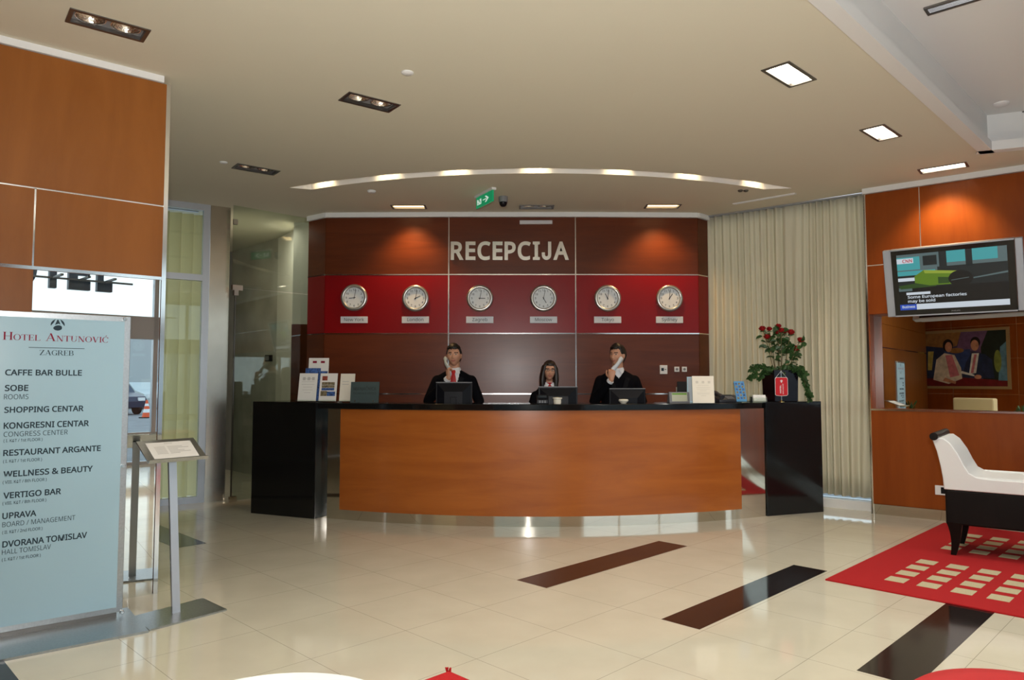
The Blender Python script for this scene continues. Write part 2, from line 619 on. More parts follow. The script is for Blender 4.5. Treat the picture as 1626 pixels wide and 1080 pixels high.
def serif_text(mb, runs, x, z, width, y, mi=0):
    """runs: (letter, cap height); scaled to the given width."""
    tot = sum(serif_glyph(c)[0] * h for c, h in runs)
    k = width / tot
    for c, h in runs:
        w, P = serif_glyph(c)
        for j, q in enumerate(P):
            yy = y - 0.00004 * j
            mb.face([(x + a * h * k, yy, z + b * h) for a, b in q], mi)
        x += w * h * k

# ================================================================== THE SETTING
OUT = [(-6.45, 1.42), (-1.7, -1.32), (1.7, -2.0), (9.1, 3.30), (3.76, 7.62), (2.46, 8.70), (2.46, 11.6), (-4.7, 11.6), (-4.8, 7.6), (-7.4, 5.7)]

mb = MB()
mb.prism(OUT, -0.12, 0.0)
floor = tag(mb.build('floor', M_FLOOR), kind='structure')


def inlay(a0, a1, b0, b1):
    m = MB()
    m.loop_prism([ab(a0, b0, 0.0002), ab(a1, b0, 0.0002), ab(a1, b1, 0.0002), ab(a0, b1, 0.0002)], (0, 0, 0.0006))
    return m.build('floor_inlay', M_INLAY, floor)


for q in ((3.58, 5.29, 3.262, 3.535), (3.58, 5.31, 2.138, 2.382), (3.60, 6.2, 1.072, 1.325), (2.30, 2.552, 6.145, 7.85), (0.55, 0.81, 2.6, 4.6)):
    inlay(*q)

# ---- ceiling with its coffer, arc slot and recesses
ARC = Vector((0.28, 11.93, 0))
R_OUT, R_IN = 5.175, 5.005


def arc_pt(r, ang, z=0.0, c=ARC):
    return Vector((c.x + r * math.sin(ang), c.y - r * math.cos(ang), z))


SL0, SL1 = R(-30.0), R(30.6)
N = 40
slot_near = [arc_pt(R_OUT, SL0 + (SL1 - SL0) * i / N) for i in range(N + 1)]
slot_far = [arc_pt(R_IN, SL0 + R(1.6) + (SL1 - SL0 - R(4.2)) * i / N) for i in range(N + 1)]
slot_poly = slot_near + slot_far[::-1]

cof_a = at_z(1330, 0, CEIL); cof_b = at_z(1575, 235, CEIL)
cd = (cof_b - cof_a).normalized()
cof_p = cof_a - cd * 3.2
cof_q = cof_b
cn = Vector((0.93, -0.36, 0)).normalized()
coffer = [cof_p, cof_q, cof_q + cn * 2.3, cof_p + cn * 2.3 + cd * 0.2]


def quad_px(pts, z=CEIL):
    return [at_z(x, y, z) for x, y in pts]


# double downlights: four outer corners in the photograph, lit or not
DL = [
    ('lit', [(1206, 111), (1256, 97), (1300, 126), (1250, 138)]),
    ('lit', [(1363, 207), (1406, 197), (1433, 215), (1393, 224)]),
    ('lit', [(1457, 270), (1531, 258), (1538, 263), (1466, 275)]),
    ('off', [(100, 35), (120, 12), (242, 46), (221, 66)]),
    ('off', [(535, 157), (551, 145), (638, 167), (621, 179)]),
    ('off', [(368, 267), (379, 259), (446, 271), (432, 278)]),
    ('warm', [(621, 332), (678, 332), (676, 325), (622, 325)]),
    ('warm', [(1024, 331), (1081, 331), (1079, 324), (1024, 324)]),
    ('off', [(824, 332), (881, 332), (879, 325), (824, 325)]),
]
DLW, DLL = 0.19, 0.40
ADDED_LIT = [(0.66, 3.43), (-0.45, 2.32), (-1.55, 1.22), (3.6, 1.9), (5.2, 3.4)]     # unseen downlights added over the camera to brighten the hall
DLP = []
for st, q in DL:
    p = quad_px(q)
    c = sum(p, Vector()) / 4
    e1 = p[1] - p[0]; e2 = p[2] - p[1]
    e = e1 if e1.length > e2.length else e2
    ang = math.atan2(e.y, e.x)
    DLP.append((st, c, ang))
DLP[2] = ('lit', DLP[2][1], R(-38.3))
DLP += [('lit', Vector((x, y, CEIL)), R(43.5)) for x, y in ADDED_LIT]


def rect_at(c, ang, lx, ly, z=CEIL):
    d = Vector((math.cos(ang), math.sin(ang), 0)); n = Vector((-d.y, d.x, 0))
    return [Vector((c.x, c.y, z)) + d * (sx_ * lx / 2) + n * (sy_ * ly / 2) for sx_, sy_ in ((-1, -1), (1, -1), (1, 1), (-1, 1))]


mb = MB()
holes_ = [coffer, slot_poly] + [rect_at(c, a, DLL - 0.03, DLW - 0.03) for _, c, a in DLP]
mb.holes(OUT, holes_, CEIL, 0)
mb.loop_prism([Vector((p[0], p[1], CEIL)) for p in OUT], (0, 0, 0.6), 1, cap=False)     # rim
mb.holes(OUT, [], CEIL + 0.6, 1)                                                          # slab above
# slot sides and top
mb.loop_prism([p + Vector((0, 0, CEIL)) for p in slot_poly], (0, 0, 0.24), 2, cap=False)
for i in range(N):
    mb.face([slot_near[i] + Vector((0, 0, CEIL + .24)), slot_near[i + 1] + Vector((0, 0, CEIL + .24)), slot_far[i + 1] + Vector((0, 0, CEIL + .24)), slot_far[i] + Vector((0, 0, CEIL + .24))], 2)
ceiling = tag(mb.build('ceiling', [M_CEIL, M_CEILW, M_SLOT], recalc=False), kind='structure')
mb = MB()
cz = CEIL + 0.34
big = [p + (p - sum(coffer, Vector()) / 4).normalized() * 0.16 for p in coffer]
mb.loop_prism([Vector((p.x, p.y, CEIL + 0.06)) for p in big], (0, 0, cz - CEIL - 0.06), 0, cap=False)
mb.face([Vector((p.x, p.y, cz)) for p in big])
for i in range(4):   # the cove's upper side
    mb.face([Vector((coffer[i].x, coffer[i].y, CEIL + .06)), Vector((coffer[(i + 1) % 4].x, coffer[(i + 1) % 4].y, CEIL + .06)), Vector((big[(i + 1) % 4].x, big[(i + 1) % 4].y, CEIL + .06)), Vector((big[i].x, big[i].y, CEIL + .06))])
mb.build('coffer', M_CEILW, ceiling, recalc=False)
# white lip round the coffer
mb = MB()
for i in range(4):
    p, q = coffer[i], coffer[(i + 1) % 4]
    d = (q - p).normalized(); n = Vector((-d.y, d.x, 0))
    cen = sum(coffer, Vector()) / 4
    if (cen - p).dot(n) < 0: n = -n
    a0, a1 = p - d * 0.1 - n * 0.10, q + d * 0.1 - n * 0.10
    mb.loop_prism([Vector((v.x, v.y, CEIL - 0.018)) for v in (a0, a1, a1 + n * 0.10, a0 + n * 0.10)], (0, 0, 0.078))
mb.build('coffer_lip', M_CEILW, ceiling)

# ---- left wall: cherry panels over a mirror, steel joints
HW = CEIL
WL = thing('wall_left', LEFT.p, LEFT.a, kind='structure')
xs_j, _ = LEFT.hit(55, 330)                  # vertical joint
_, zA = LEFT.hit(130, 310); _, zB = LEFT.hit(150, 434)
_, zTop = LEFT.hit(200, 119)
LW = -5.15
mb = MB()
mb.bx(LW, 0, 0, 0.12, 0, zTop, 0)
mb.build('wall_core', M_WOODV, WL)
mx0 = xs_j
mb = MB(); g = 0.005
for x0, x1, z0, z1 in ((LW, 0, zA, zTop), (LW, xs_j, zB, zA), (xs_j, 0, zB, zA), (LW, xs_j, 0.0, zB)):
    mb.bx(x0 + g, x1 - g, -0.018, 0.0, z0 + g, z1 - g)
mb.build('veneer_panel', M_WOODV, WL)
mb = MB()
mb.bx(xs_j + 0.004, -0.015, -0.014, 0.0, 0.0, zB - 0.012)
mb.build('mirror_panel', M_MIRROR, WL)
mb = MB()
mb.bx(LW, 0, -0.012, 0.0, zA - 0.006, zA + 0.006)
mb.bx(LW, 0, -0.022, 0.0, zB - 0.010, zB + 0.010)
mb.bx(xs_j - 0.006, xs_j + 0.006, -0.012, 0.0, zB, zA)
mb.bx(-0.012, 0.014, -0.024, 0.12, 0.0, zTop)
mb.build('steel_trim', M_CHROME, WL)
mb = MB(); mb.bx(LW, -0.03, -0.03, 0.09, zTop, CEIL)
mb.build('cornice', M_CEILW, WL)
# steel strip at the foot of the mirror
mb = MB(); mb.bx(LW, xs_j, -0.02, 0.0, 0.0, 0.1); mb.build('baseboard', M_MIRSTEEL, WL)

# ---- right wall: cherry, steel joints, a mirror strip, steel skirting
WR = thing('wall_right', RIGHT.p, RIGHT.a, kind='structure')
RL = 4.6
xr0 = RIGHT.hit(1380, 560)[0]
zM0, zM1 = RIGHT.hit(1500, 652.5)[1], RIGHT.hit(1390, 499)[1]
xj = RIGHT.hit(1460, 330)[0]
zj = RIGHT.hit(1393, 421)[1]
mb = MB()
mb.bx(xr0, RL, 0.02, 0.26, 0, zM0); mb.bx(xr0, RL, 0.02, 0.26, zM1, CEIL); mb.bx(xr0, RL, 0.22, 0.26, zM0, zM1); mb.bx(xr0, xr0 + .012, 0.0, 0.26, zM0, zM1)
mb.build('wall_core', M_WOODR, WR)
mb = MB()
ztr = CEIL - 0.055
for x0, x1, z0, z1 in ((xr0, xj, zj, ztr), (xj, RL, zj, ztr), (xr0, RL, zM1, zj), (xr0, RL, 0.1, zM0)):
    mb.bx(x0 + .004, x1 - .004, 0.0, 0.02, z0 + .004, z1 - .004)
mb.build('veneer_panel', M_WOODR, WR)
MIR = Wall(tuple(RIGHT.pt(1.45, 0.012))[:2], R(-45.0))           # the mirror stands slightly turned in its niche
mb = MB()
mrot = Matrix.Rotation(R(-6.7), 3, 'Z')
mx_l = (1.45 - xr0 - 0.013) / math.cos(R(6.7))
pts = [Vector((1.45, 0.012, 0)) + mrot @ Vector((-mx_l, 0, 0)), Vector((1.45, 0.012, 0)), Vector((RL, 0.012, 0))]
for p_, q_ in zip(pts, pts[1:]):
    mb.loop_prism([p_ + Vector((0, 0, zM0)), q_ + Vector((0, 0, zM0)), q_ + Vector((0, 0, zM1)), p_ + Vector((0, 0, zM1))], (0, .006, 0))
mb.build('mirror_panel', M_MIRROR, WR)
mb = MB()
mb.bx(xr0, RL, -0.006, 0.02, zM0 - .012, zM0 + .006)
mb.bx(xr0 - 0.016, xr0 + 0.006, -0.012, 0.012, 0, ztr)
mb.bx(xr0 - 0.016, xr0 - .004, -0.012, 0.26, 0, ztr)
mb.bx(xj - .004, xj + .004, -0.001, 0.02, zj, ztr)
mb.bx(xr0, RL, -0.001, 0.02, zj - .004, zj + .004)
mb.build('steel_trim', M_CHROME, WR)
mb = MB(); mb.bx(xr0, RL, -0.004, 0.02, 0.0, 0.1); mb.build('baseboard', M_MIRSTEEL, WR)
mb = MB(); mb.bx(xr0 - .02, RL, -0.03, 0.10, ztr, CEIL); mb.build('cornice', M_CEILW, WR)

# ---- reception back wall: three bays, faceted ends, red band
YB = 8.57
WB = tag(bpy.data.objects.new('wall_back', None), kind='structure'); COL.objects.link(WB)
zt = at_y(813, 345, YB).z
z1 = at_y(813, 436, YB).z; z2 = at_y(813, 529.5, YB).z; z3 = at_y(813, 625.5, YB).z; z4 = z3 - 0.71
xb = [at_y(x, 440, YB).x for x in (515, 712.5, 914, 1110)]
tilt = math.tan(R(1.3))
PTS = [Vector((xb[0] - 0.26, YB + 0.03 + 0.20, 0)), Vector((xb[0], YB + (xb[1] - xb[0]) * tilt, 0)), Vector((xb[1], YB, 0)), Vector((xb[2], YB, 0)), Vector((xb[3], YB + (xb[3] - xb[2]) * tilt, 0)), Vector((xb[3] + 0.17, YB + 0.20, 0))]
mb = MB(); mr = MB(); mt = MB(); mc = MB()
for i in range(5):
    p, q = PTS[i], PTS[i + 1]
    d = (q - p).normalized(); n = Vector((-d.y, d.x, 0))
    for z0, z_1, w in ((z1, zt, mb), (z2, z1, mr), (z3, z2, mb), (z4, z3, mb), (0.0, z4, mb)):
        e = 0.003
        w.loop_prism([p + d * e + Vector((0, 0, z0 + e)), q - d * e + Vector((0, 0, z0 + e)), q - d * e + Vector((0, 0, z_1 - e)), p + d * e + Vector((0, 0, z_1 - e))], n * 0.05)
    for z in (z1, z2, z3):
        mt.loop_prism([p - n * .004 + Vector((0, 0, z - .006)), q - n * .004 + Vector((0, 0, z - .006)), q - n * .004 + Vector((0, 0, z + .006)), p - n * .004 + Vector((0, 0, z + .006))], n * 0.03)
    mc.loop_prism([p - n * .03 + Vector((0, 0, zt)), q - n * .03 + Vector((0, 0, zt)), q - n * .03 + Vector((0, 0, CEIL)), p - n * .03 + Vector((0, 0, CEIL))], n * 0.10)
for k in (2, 3):
    mt.bx(PTS[k].x - .006, PTS[k].x + .006, PTS[k].y - .005, PTS[k].y + .03, 0, zt)
mb.build('veneer_panel', M_WOODB, WB); mr.build('red_band', M_RED, WB)
mt.build('steel_trim', M_CHROME, WB); mc.build('cornice', M_CEILW, WB)
mb = MB(); mb.bx(PTS[0].x, PTS[5].x, YB + 0.26, YB + 0.36, 0, CEIL); mb.build('wall_core', M_WOODB, WB)


def back_y(x):
    for p, q in zip(PTS, PTS[1:]):
        if p.x <= x <= q.x:
            return p.y + (q.y - p.y) * (x - p.x) / (q.x - p.x), math.atan2(q.y - p.y, q.x - p.x)
    return YB, 0


# ---- curtained window beside the right wall
CW = Wall((3.72, 7.62), R(-38.5))
win = thing('window_2', CW.p, CW.a, kind='structure')
CX0, CX1 = -1.97, 0.02
mb = MB()
for x in (CX0, -0.8, 0.06):
    mb.bx(x - .03, x + .03, 0.16, 0.22, 0, CEIL)
for z in (0.06, 1.1, CEIL - .03):
    mb.bx(CX0, .06, 0.16, 0.22, z - .03, z + .03)
mb.build('window_frame', M_ALU, win)
mb = MB(); mb.bx(CX0, .06, 0.185, 0.195, 0.09, CEIL - .05); mb.build('glass_pane', M_GLASS, win)
mb = MB(); mb.bx(CX0, .06, 0.0, 0.16, 0.0, 0.09); mb.build('window_sill', M_CEILW, win)
mb = MB()
nx, nz = 300, 14
amp = [random.uniform(.6, 1.3) for _ in range(40)]
rows = []
for j in range(nz + 1):
    tz = j / nz
    z = 0.155 + tz * (CEIL - 0.02 - 0.155)
    row = []
    for i in range(nx + 1):
        s = i / nx
        x = CX0 + 0.01 + s * (CX1 - CX0 - 0.005)
        ph = s * 24 + 0.35 * math.sin(s * 17) + 0.12 * math.sin(tz * 4 + s * 9)
        a = amp[int(ph) % 40] * (1 - (ph % 1)) + amp[(int(ph) + 1) % 40] * (ph % 1)
        y = 0.065 + 0.034 * a * math.sin(2 * math.pi * ph) * (0.8 + 0.2 * math.cos(tz * 3)) + 0.008 * math.sin(s * 140 + tz * 2)
        zz = z - (0.012 * math.sin(s * 9) + 0.02 * s if j == 0 else 0)
        row.append(mb.bm.verts.new((x, y, zz)))
    rows.append(row)
for a, b in zip(rows, rows[1:]):
    for i in range(nx):
        mb.bm.faces.new((a[i], a[i + 1], b[i + 1], b[i]))
cu = mb.build('curtain', M_CURT, None, smooth=180)
cu.location = CW.p; cu.rotation_euler = (0, 0, CW.a)
tag(cu, 'cream pleated full-height curtain beside the reception wall', 'curtain')
sd = cu.modifiers.new('thick', 'SOLIDIFY'); sd.thickness = 0.002
mb = MB(); mb.bx(CX0, 0.02, 0.03, 0.10, CEIL - 0.018, CEIL - 0.002)
tr = mb.build('curtain_rail', M_ALU, None)
tr.location = CW.p; tr.rotation_euler = (0, 0, CW.a)
tag(tr, 'slim aluminium rail at the ceiling carrying the cream curtain', 'curtain rail')

# ---- left window with vertical blinds, steel column, glass door, corridor
WW = Wall((-3.45, 8.22), R(34))
w1 = thing('window_1', WW.p, WW.a, kind='structure')
zr = WW.hit(300, 440)[1]
mb = MB()
X0, X1 = -2.6, 0.0
for x, w in ((X1 - .03, .07), (-1.25, .06), (X0, .06)):
    mb.bx(x - w / 2, x + w / 2, -0.03, 0.05, 0, CEIL)
for z, h in ((CEIL - .035, .07), (zr, .07), (0.035, .07)):
    mb.bx(X0, X1 - .03, -0.028, 0.045, z - h / 2, z + h / 2)
mb.build('window_frame', M_ALU, w1)
mb = MB(); mb.bx(X0, X1 - .05, 0.004, 0.012, 0.07, CEIL - .06); mb.build('glass_pane', M_GLASS, w1)
bl = thing('vertical_blind', WW.p, WW.a, 'pale green vertical blind behind the tall left window', 'blind')
nb = 20
for k in range(nb):
    x = X0 + .08 + k * (X1 - X0 - .09) / nb
    m = MB(); m.box((x + .05, 0.12, CEIL / 2 - .02), (0.134, 0.002, CEIL - .16), rot=Matrix.Rotation(R(-27), 3, 'Z'))
    m.build('vane', M_BLIND, bl)
mb = MB(); mb.bx(X0, X1 - .1, 0.09, 0.15, CEIL - .07, CEIL - .02); mb.build('head_rail', M_ALU, bl)

mb = MB()                                   # flat steel-clad pier beside the window
px1 = WW.hit(361, 560)[0]
mb.bx(0.012, px1, -0.02, 0.22, 0.0, CEIL)
col = tag(mb.build('pillar', mat('column_steel', (0.56, 0.50, 0.42), 0.20, 1.0, noise=.05, nscale=6), None), kind='structure')
col.location = WW.p; col.rotation_euler = (0, 0, WW.a)

DW = Wall((-3.17, 8.20), R(46))
d1 = thing('door_1', DW.p, DW.a, kind='structure')
dx1 = 1.0
zh = DW.hit(375, 457)[1]
mb = MB()
mb.bx(0.03, dx1, -0.006, 0.006, 0.012, zh - .004); mb.build('glass_leaf', M_GLASSG, d1)
mb = MB(); mb.bx(0.0, dx1, -0.006, 0.006, zh + .004, CEIL); mb.build('glass_transom', M_GLASSG, d1)
mb = MB()
mb.bx(0.0, 0.12, -0.02, 0.02, zh - .03, zh + .03); mb.bx(0.02, 0.07, -0.022, 0.022, zh - .09, zh - .03)
mb.bx(0.02, 0.10, -0.02, 0.02, 0.0, 0.06)
mb.bx(0.0, 0.05, -0.012, 0.012, CEIL - .22, CEIL - .16)
mb.build('hinge', M_CHROME, d1)
mb = MB(); mb.bx(0.036, 0.046, -0.007, 0.0075, 0.06, zh - .09); mb.build('edge_seal', M_STEELD, d1)

mb = MB()
mb.loop_prism([(-4.7, 11.55, 0), (-3.28, 10.13, 0), (-3.28, 10.13, CEIL), (-4.7, 11.55, CEIL)], (0.07, 0.07, 0))
tag(mb.build('wall_corridor', M_MARBLE), kind='structure')
mb = MB()
mb.loop_prism([(-3.28, 10.13, 0), (-2.70, 9.30, 0), (-2.70, 9.30, CEIL), (-3.28, 10.13, CEIL)], (0.1, 0.07, 0))
tag(mb.build('wall_corridor_side', M_WALLW), kind='structure')
mb = MB()
mb.loop_prism([(-4.7, 11.55, 0), (-3.42, 8.50, 0), (-3.42, 8.50, CEIL), (-4.7, 11.55, CEIL)], (-.06, -.02, 0))
mb.loop_prism([(-2.70, 9.30, 0), (2.46, 9.30, 0), (2.46, 9.30, CEIL), (-2.70, 9.30, CEIL)], (0, .1, 0))
tag(mb.build('wall_corridor_outer', M_WALLW), kind='structure')
# cherry door jamb at the reception wall's end
dz = at_y(482, 516, 9.2).z
mb = MB(); mb.bx(-2.76, -2.44, 9.10, 9.26, 0, dz)
tag(mb.build('trim_1', M_WOODB), kind='structure')
mb = MB(); mb.bx(-2.76, -2.44, 9.12, 9.26, dz, CEIL); tag(mb.build('wall_corridor_end', M_WALLW), kind='structure')
p = at_y(429, 569, 10.75)
mb = MB(); wq = Wall((-4.7, 11.55), R(-45)); sx0, sz0 = wq.hit(429, 569)
pp = wq.pt(sx0, -0.015, sz0)
mb.bx(-.07, .07, -.03, .015, -.045, .045); mb.bx(-.05, .05, -.034, -.03, -.03, .03, 1)
o = mb.build('wall_switch', [M_BLACK, M_GREY]); o.location = pp; o.rotation_euler = (0, 0, R(-45))
tag(o, 'small black switch box on the grey marble wall behind the glass door', 'switch')
# wall closing the far left, out of sight
mb = MB(); mb.loop_prism([(-6.5, 1.42, 0), (-7.4, 5.7, 0), (-7.4, 5.7, CEIL), (-6.5, 1.42, CEIL)], (-.1, 0, 0))
mb.loop_prism([(-7.4, 5.7, 0), (WW.pt(X0).x, WW.pt(X0).y, 0), (WW.pt(X0).x, WW.pt(X0).y, CEIL), (-7.4, 5.7, CEIL)], (-.05, .1, 0))
tag(mb.build('wall_far_left', M_WALLW), kind='structure')

# ---- behind the camera: cherry wall with the painting, glazed entrance and front
RW = Wall((-1.7, -1.20), R(-30.0))
wr_ = thing('wall_rear', RW.p, RW.a, kind='structure')
mb = MB(); mb.bx(-5.23, 0, -0.14, 0, 0, CEIL); mb.build('wall_core', M_WOODR, wr_)
mb = MB()
for z in (1.05, 1.85, 2.6):
    mb.bx(-5.23, 0, 0, .003, z - .005, z + .005)
for x in (-4.6, -3.2, -1.6):
    mb.bx(x - .005, x + .005, 0, .003, 0, CEIL)
mb.build('steel_trim', M_CHROME, wr_)


def glazing(name, p, q, n, rail, base, door=False, bar=None):
    w = Wall(p, math.atan2(q[1] - p[1], q[0] - p[0]))
    Lw = math.hypot(q[0] - p[0], q[1] - p[1])
    t = thing(name, w.p, w.a, kind='structure')
    m = MB()
    for i in range(n + 1):
        x = Lw * i / n
        m.bx(x - .035, x + .035, -.05, .05, 0, CEIL)
    m.bx(0, Lw, -.05, .05, rail[0], rail[1]); m.bx(0, Lw, -.05, .05, CEIL - .07, CEIL); m.bx(0, Lw, -.05, .05, 0, base)
    if bar: m.bx(0, Lw, -.05, .05, bar[0], bar[1])
    m.build('window_frame', M_ALU, t)
    m = MB(); m.bx(0, Lw, -.006, .006, base, CEIL - .07); m.build('glass_pane', M_GLASST if door else M_GLASS, t)
    return w, t


glazing('window_3', (-1.7, -1.20), (1.7, -2.0), 2, (2.15, 2.75), 0.06, True)  # unseen entrance; dark panes and deep rail added to weaken reflected daylight
PW = Wall((1.7, -2.0), math.atan2(5.28, 7.35))
mb = MB(); mb.bx(0, 1.25, -0.30, -0.02, 0, CEIL)
o = tag(mb.build('wall_rear_pier', M_WOODR), kind='structure'); o.location = PW.p; o.rotation_euler = (0, 0, PW.a)
FW, _ = glazing('window_4', tuple(PW.pt(1.25))[:2], (9.05, 3.28), 4, (2.03, 2.40), 0.05, bar=(0.36, 0.52))
glazing('window_5', (9.05, 3.28), tuple(RIGHT.pt(4.62, .10))[:2], 2, (2.03, 2.40), 0.05, bar=(0.36, 0.52))

# outside
mb = MB(); mb.bx(-60, 70, -70, 60, -0.5, -0.14)
tag(mb.build('ground', mat('asphalt', (0.24, 0.245, 0.25), 0.9, noise=0.15, nscale=3)), kind='structure')

# ================================================================== CEILING FITTINGS
LABEL_DL = [
    'lit white rectangular downlight in the ceiling, nearest the camera on the coffer side',
    'lit white rectangular downlight in the ceiling, middle of the row beside the coffer',
    'lit white rectangular downlight close to the television wall',
    'unlit twin-reflector downlight above the wood panelled left wall',
    'unlit twin-reflector downlight in the open ceiling, middle of the left row',
    'unlit twin-reflector downlight before the tall left window, farthest of the left row',
    'warm lit downlight over the left bay of the reception back wall',
    'warm lit downlight over the right bay of the reception back wall',
    'unlit twin-reflector downlight beside the dome camera over the reception desk',
] + ['lit white rectangular downlight out of the picture above the camera'] * 5
for i, (st, c, ang) in enumerate(DLP):
    t = thing('ceiling_downlight', (c.x, c.y, CEIL), ang, LABEL_DL[i], 'ceiling light', 'recessed twin downlights')
    L_, W_ = DLL, DLW
    m = MB()
    e = 0.022
    for x0, x1, y0, y1 in ((-L_ / 2, L_ / 2, -W_ / 2, -W_ / 2 + e), (-L_ / 2, L_ / 2, W_ / 2 - e, W_ / 2), (-L_ / 2, -L_ / 2 + e, -W_ / 2 + e, W_ / 2 - e), (L_ / 2 - e, L_ / 2, -W_ / 2 + e, W_ / 2 - e)):
        m.bx(x0, x1, y0, y1, -0.006, 0.012)
    m.build('frame', M_STEELD, t)
    m = MB()
    x0, x1, y0, y1 = -L_ / 2 + .017, L_ / 2 - .017, -W_ / 2 + .017, W_ / 2 - .017
    m.bx(x0, x1, y0, y1, 0.10, 0.11); m.bx(x0, x1, y0, y0 + .004, 0.012, .10); m.bx(x0, x1, y1 - .004, y1, 0.012, .10)
    m.bx(x0, x0 + .004, y0, y1, .012, .10); m.bx(x1 - .004, x1, y0, y1, .012, .10)
    m.build('housing', M_STEELD, t)
    if st == 'off':
        m = MB()
        m.holes([(x0, y0), (x1, y0), (x1, y1), (x0, y1)], [[(sx_ * .088 + .072 * math.cos(a * math.pi / 12), .072 * math.sin(a * math.pi / 12)) for a in range(24)] for sx_ in (-1, 1)], 0.018)
        m.build('cover_plate', M_GREY, t)
        for sx_ in (-1, 1):
            m = MB(); m.lathe([(.072, .014), (.078, .014), (.078, .018), (.072, .018), (.066, .03), (.050, .06), (.026, .085), (.0, .09)], (sx_ * .088, 0, 0), 28, cap=False)
            r = m.build('reflector', M_REFL, t, smooth=30)
            m = MB(); m.ell((sx_ * .088, 0, .055), (.012, .012, .025), 12)
            m.build('bulb', M_BULB, r, smooth=60)
    else:
        m = MB(); m.bx(x0 + .004, x1 - .004, y0 + .004, y1 - .004, 0.016, 0.022)
        m.build('diffuser', M_LITW if st == 'lit' else M_LITO, t)
        if st == 'warm':
            l = lamp('downlight_beam', 'SPOT', (c.x, c.y, CEIL - 0.03), 52, (1.0, 0.60, 0.25), (c.x, YB + 0.10, 1.6), spot_size=R(104), spot_blend=0.9, shadow_soft_size=0.05)
        elif i == 2:
            q = RIGHT.pt(RIGHT.hit(1500, 350)[0], 0, 2.4)
            l = lamp('downlight_beam', 'SPOT', (c.x, c.y, CEIL - 0.03), 60, (1.0, 0.72, 0.38), q, spot_size=R(95), spot_blend=0.8, shadow_soft_size=0.05)
        else:
            l = lamp('downlight_beam', 'SPOT', (c.x, c.y, CEIL - 0.03), 78, (1.0, 0.94, 0.85), (c.x, c.y, 0), spot_size=R(140), spot_blend=0.8, shadow_soft_size=0.06)

# spots in the arc slot
for i, x in enumerate((505, 607, 725, 850, 980, 1103, 1207)):
    far = at_z(x, 294 if i in (0, 6) else 280, CEIL)
    ang = math.atan2(far.x - ARC.x, ARC.y - far.y)
    p = arc_pt(R_OUT - 0.035, ang, CEIL + 0.125)
    aim = arc_pt(R_IN - 0.0, ang, CEIL + 0.035)
    t = thing('slot_spotlight', p, -0.0 + ang, 'small warm spotlight inside the curved ceiling slot', 'spotlight', 'spotlights in the curved ceiling slot')
    rot = (aim - p).to_track_quat('Z', 'Y').to_matrix()
    rl = Matrix.Rotation(-ang, 3, 'Z') @ rot
    m = MB(); m.lathe([(.018, -.05), (.024, -.05), (.026, 0.0), (.022, 0.0), (.020, -.01), (.0, -.012)], (0, 0, 0), 16, axis=rl)
    m.build('can', M_STEEL, t, smooth=40)
    m = MB(); m.lathe([(.019, -.006), (.019, -.004)], (0, 0, 0), 16, axis=rl)
    m.build('lens', M_LITO, t)
    lamp('slot_beam', 'SPOT', p + (aim - p).normalized() * 0.012, 3.2, (1.0, 0.78, 0.45), aim, spot_size=R(105), spot_blend=0.6, shadow_soft_size=0.01)


def detector(x, y, z, r, h, label, m_=M_WHITE):
    p = at_z(x, y, z)
    m = MB(); m.lathe([(r, 0.0), (r, -h * .4), (r * .75, -h), (0.001, -h)], p, 24)
    return tag(m.build('smoke_detector', m_, None, smooth=40), label, 'smoke detector')


detector(647, 115, CEIL, .04, .012, 'small round detector in the ceiling right of the middle left downlight')
detector(355, 257.5, CEIL, .035, .012, 'small round detector beside the farthest left downlight')
detector(590, 303, CEIL, .045, .022, 'round smoke detector behind the left end of the curved slot')
p = at_z(1180, 302, CEIL)
for dx in (-.03, .03):
    m = MB(); m.lathe([(.025, 0), (.025, -.012), (.014, -.02), (.001, -.02)], p + Vector((dx, 0, 0)), 20)
    tag(m.build('sprinkler_head', M_STEELD, None, smooth=40), 'small round ceiling sprinkler behind the right end of the curved slot', 'sprinkler', 'paired sprinklers by the air grille')
detector(1590, 164, cz, .06, .02, 'round smoke detector inside the raised ceiling coffer')


def vent(name, corner, e1, e2, nsl, label, m_fr, m_sl, z, thick=.012):
    """corner plus two edge vectors; slats run along e1."""
    a = math.atan2(e1.y, e1.x)
    t = thing(name, (corner.x, corner.y, z), a, label, 'ceiling vent')
    L_ = e1.length
    n = Vector((-math.sin(a), math.cos(a), 0))
    W_ = e2.dot(n); sg = 1 if W_ > 0 else -1; W_ = abs(W_)
    b = .018
    m = MB()
    for x0, x1, y0, y1 in ((0, L_, 0, b), (0, L_, W_ - b, W_), (0, b, b, W_ - b), (L_ - b, L_, b, W_ - b)):
        m.bx(x0, x1, sg * y0, sg * y1, -thick, 0)
    m.build('frame', m_fr, t)
    m = MB(); m.bx(b, L_ - b, sg * b, sg * (W_ - b), -.002, 0); m.build('backing', M_BLACKM if m_sl is not M_WHITE else M_GREY, t)
    for k in range(nsl):
        y = b + (W_ - 2 * b) * (k + .5) / nsl
        m = MB(); m.box((L_ / 2, sg * y, -thick / 2), (L_ - 2 * b, (W_ - 2 * b) / nsl * .42, .006), rot=Matrix.Rotation(R(20), 3, 'X'))
        m.build('slat', m_sl, t)
    return t


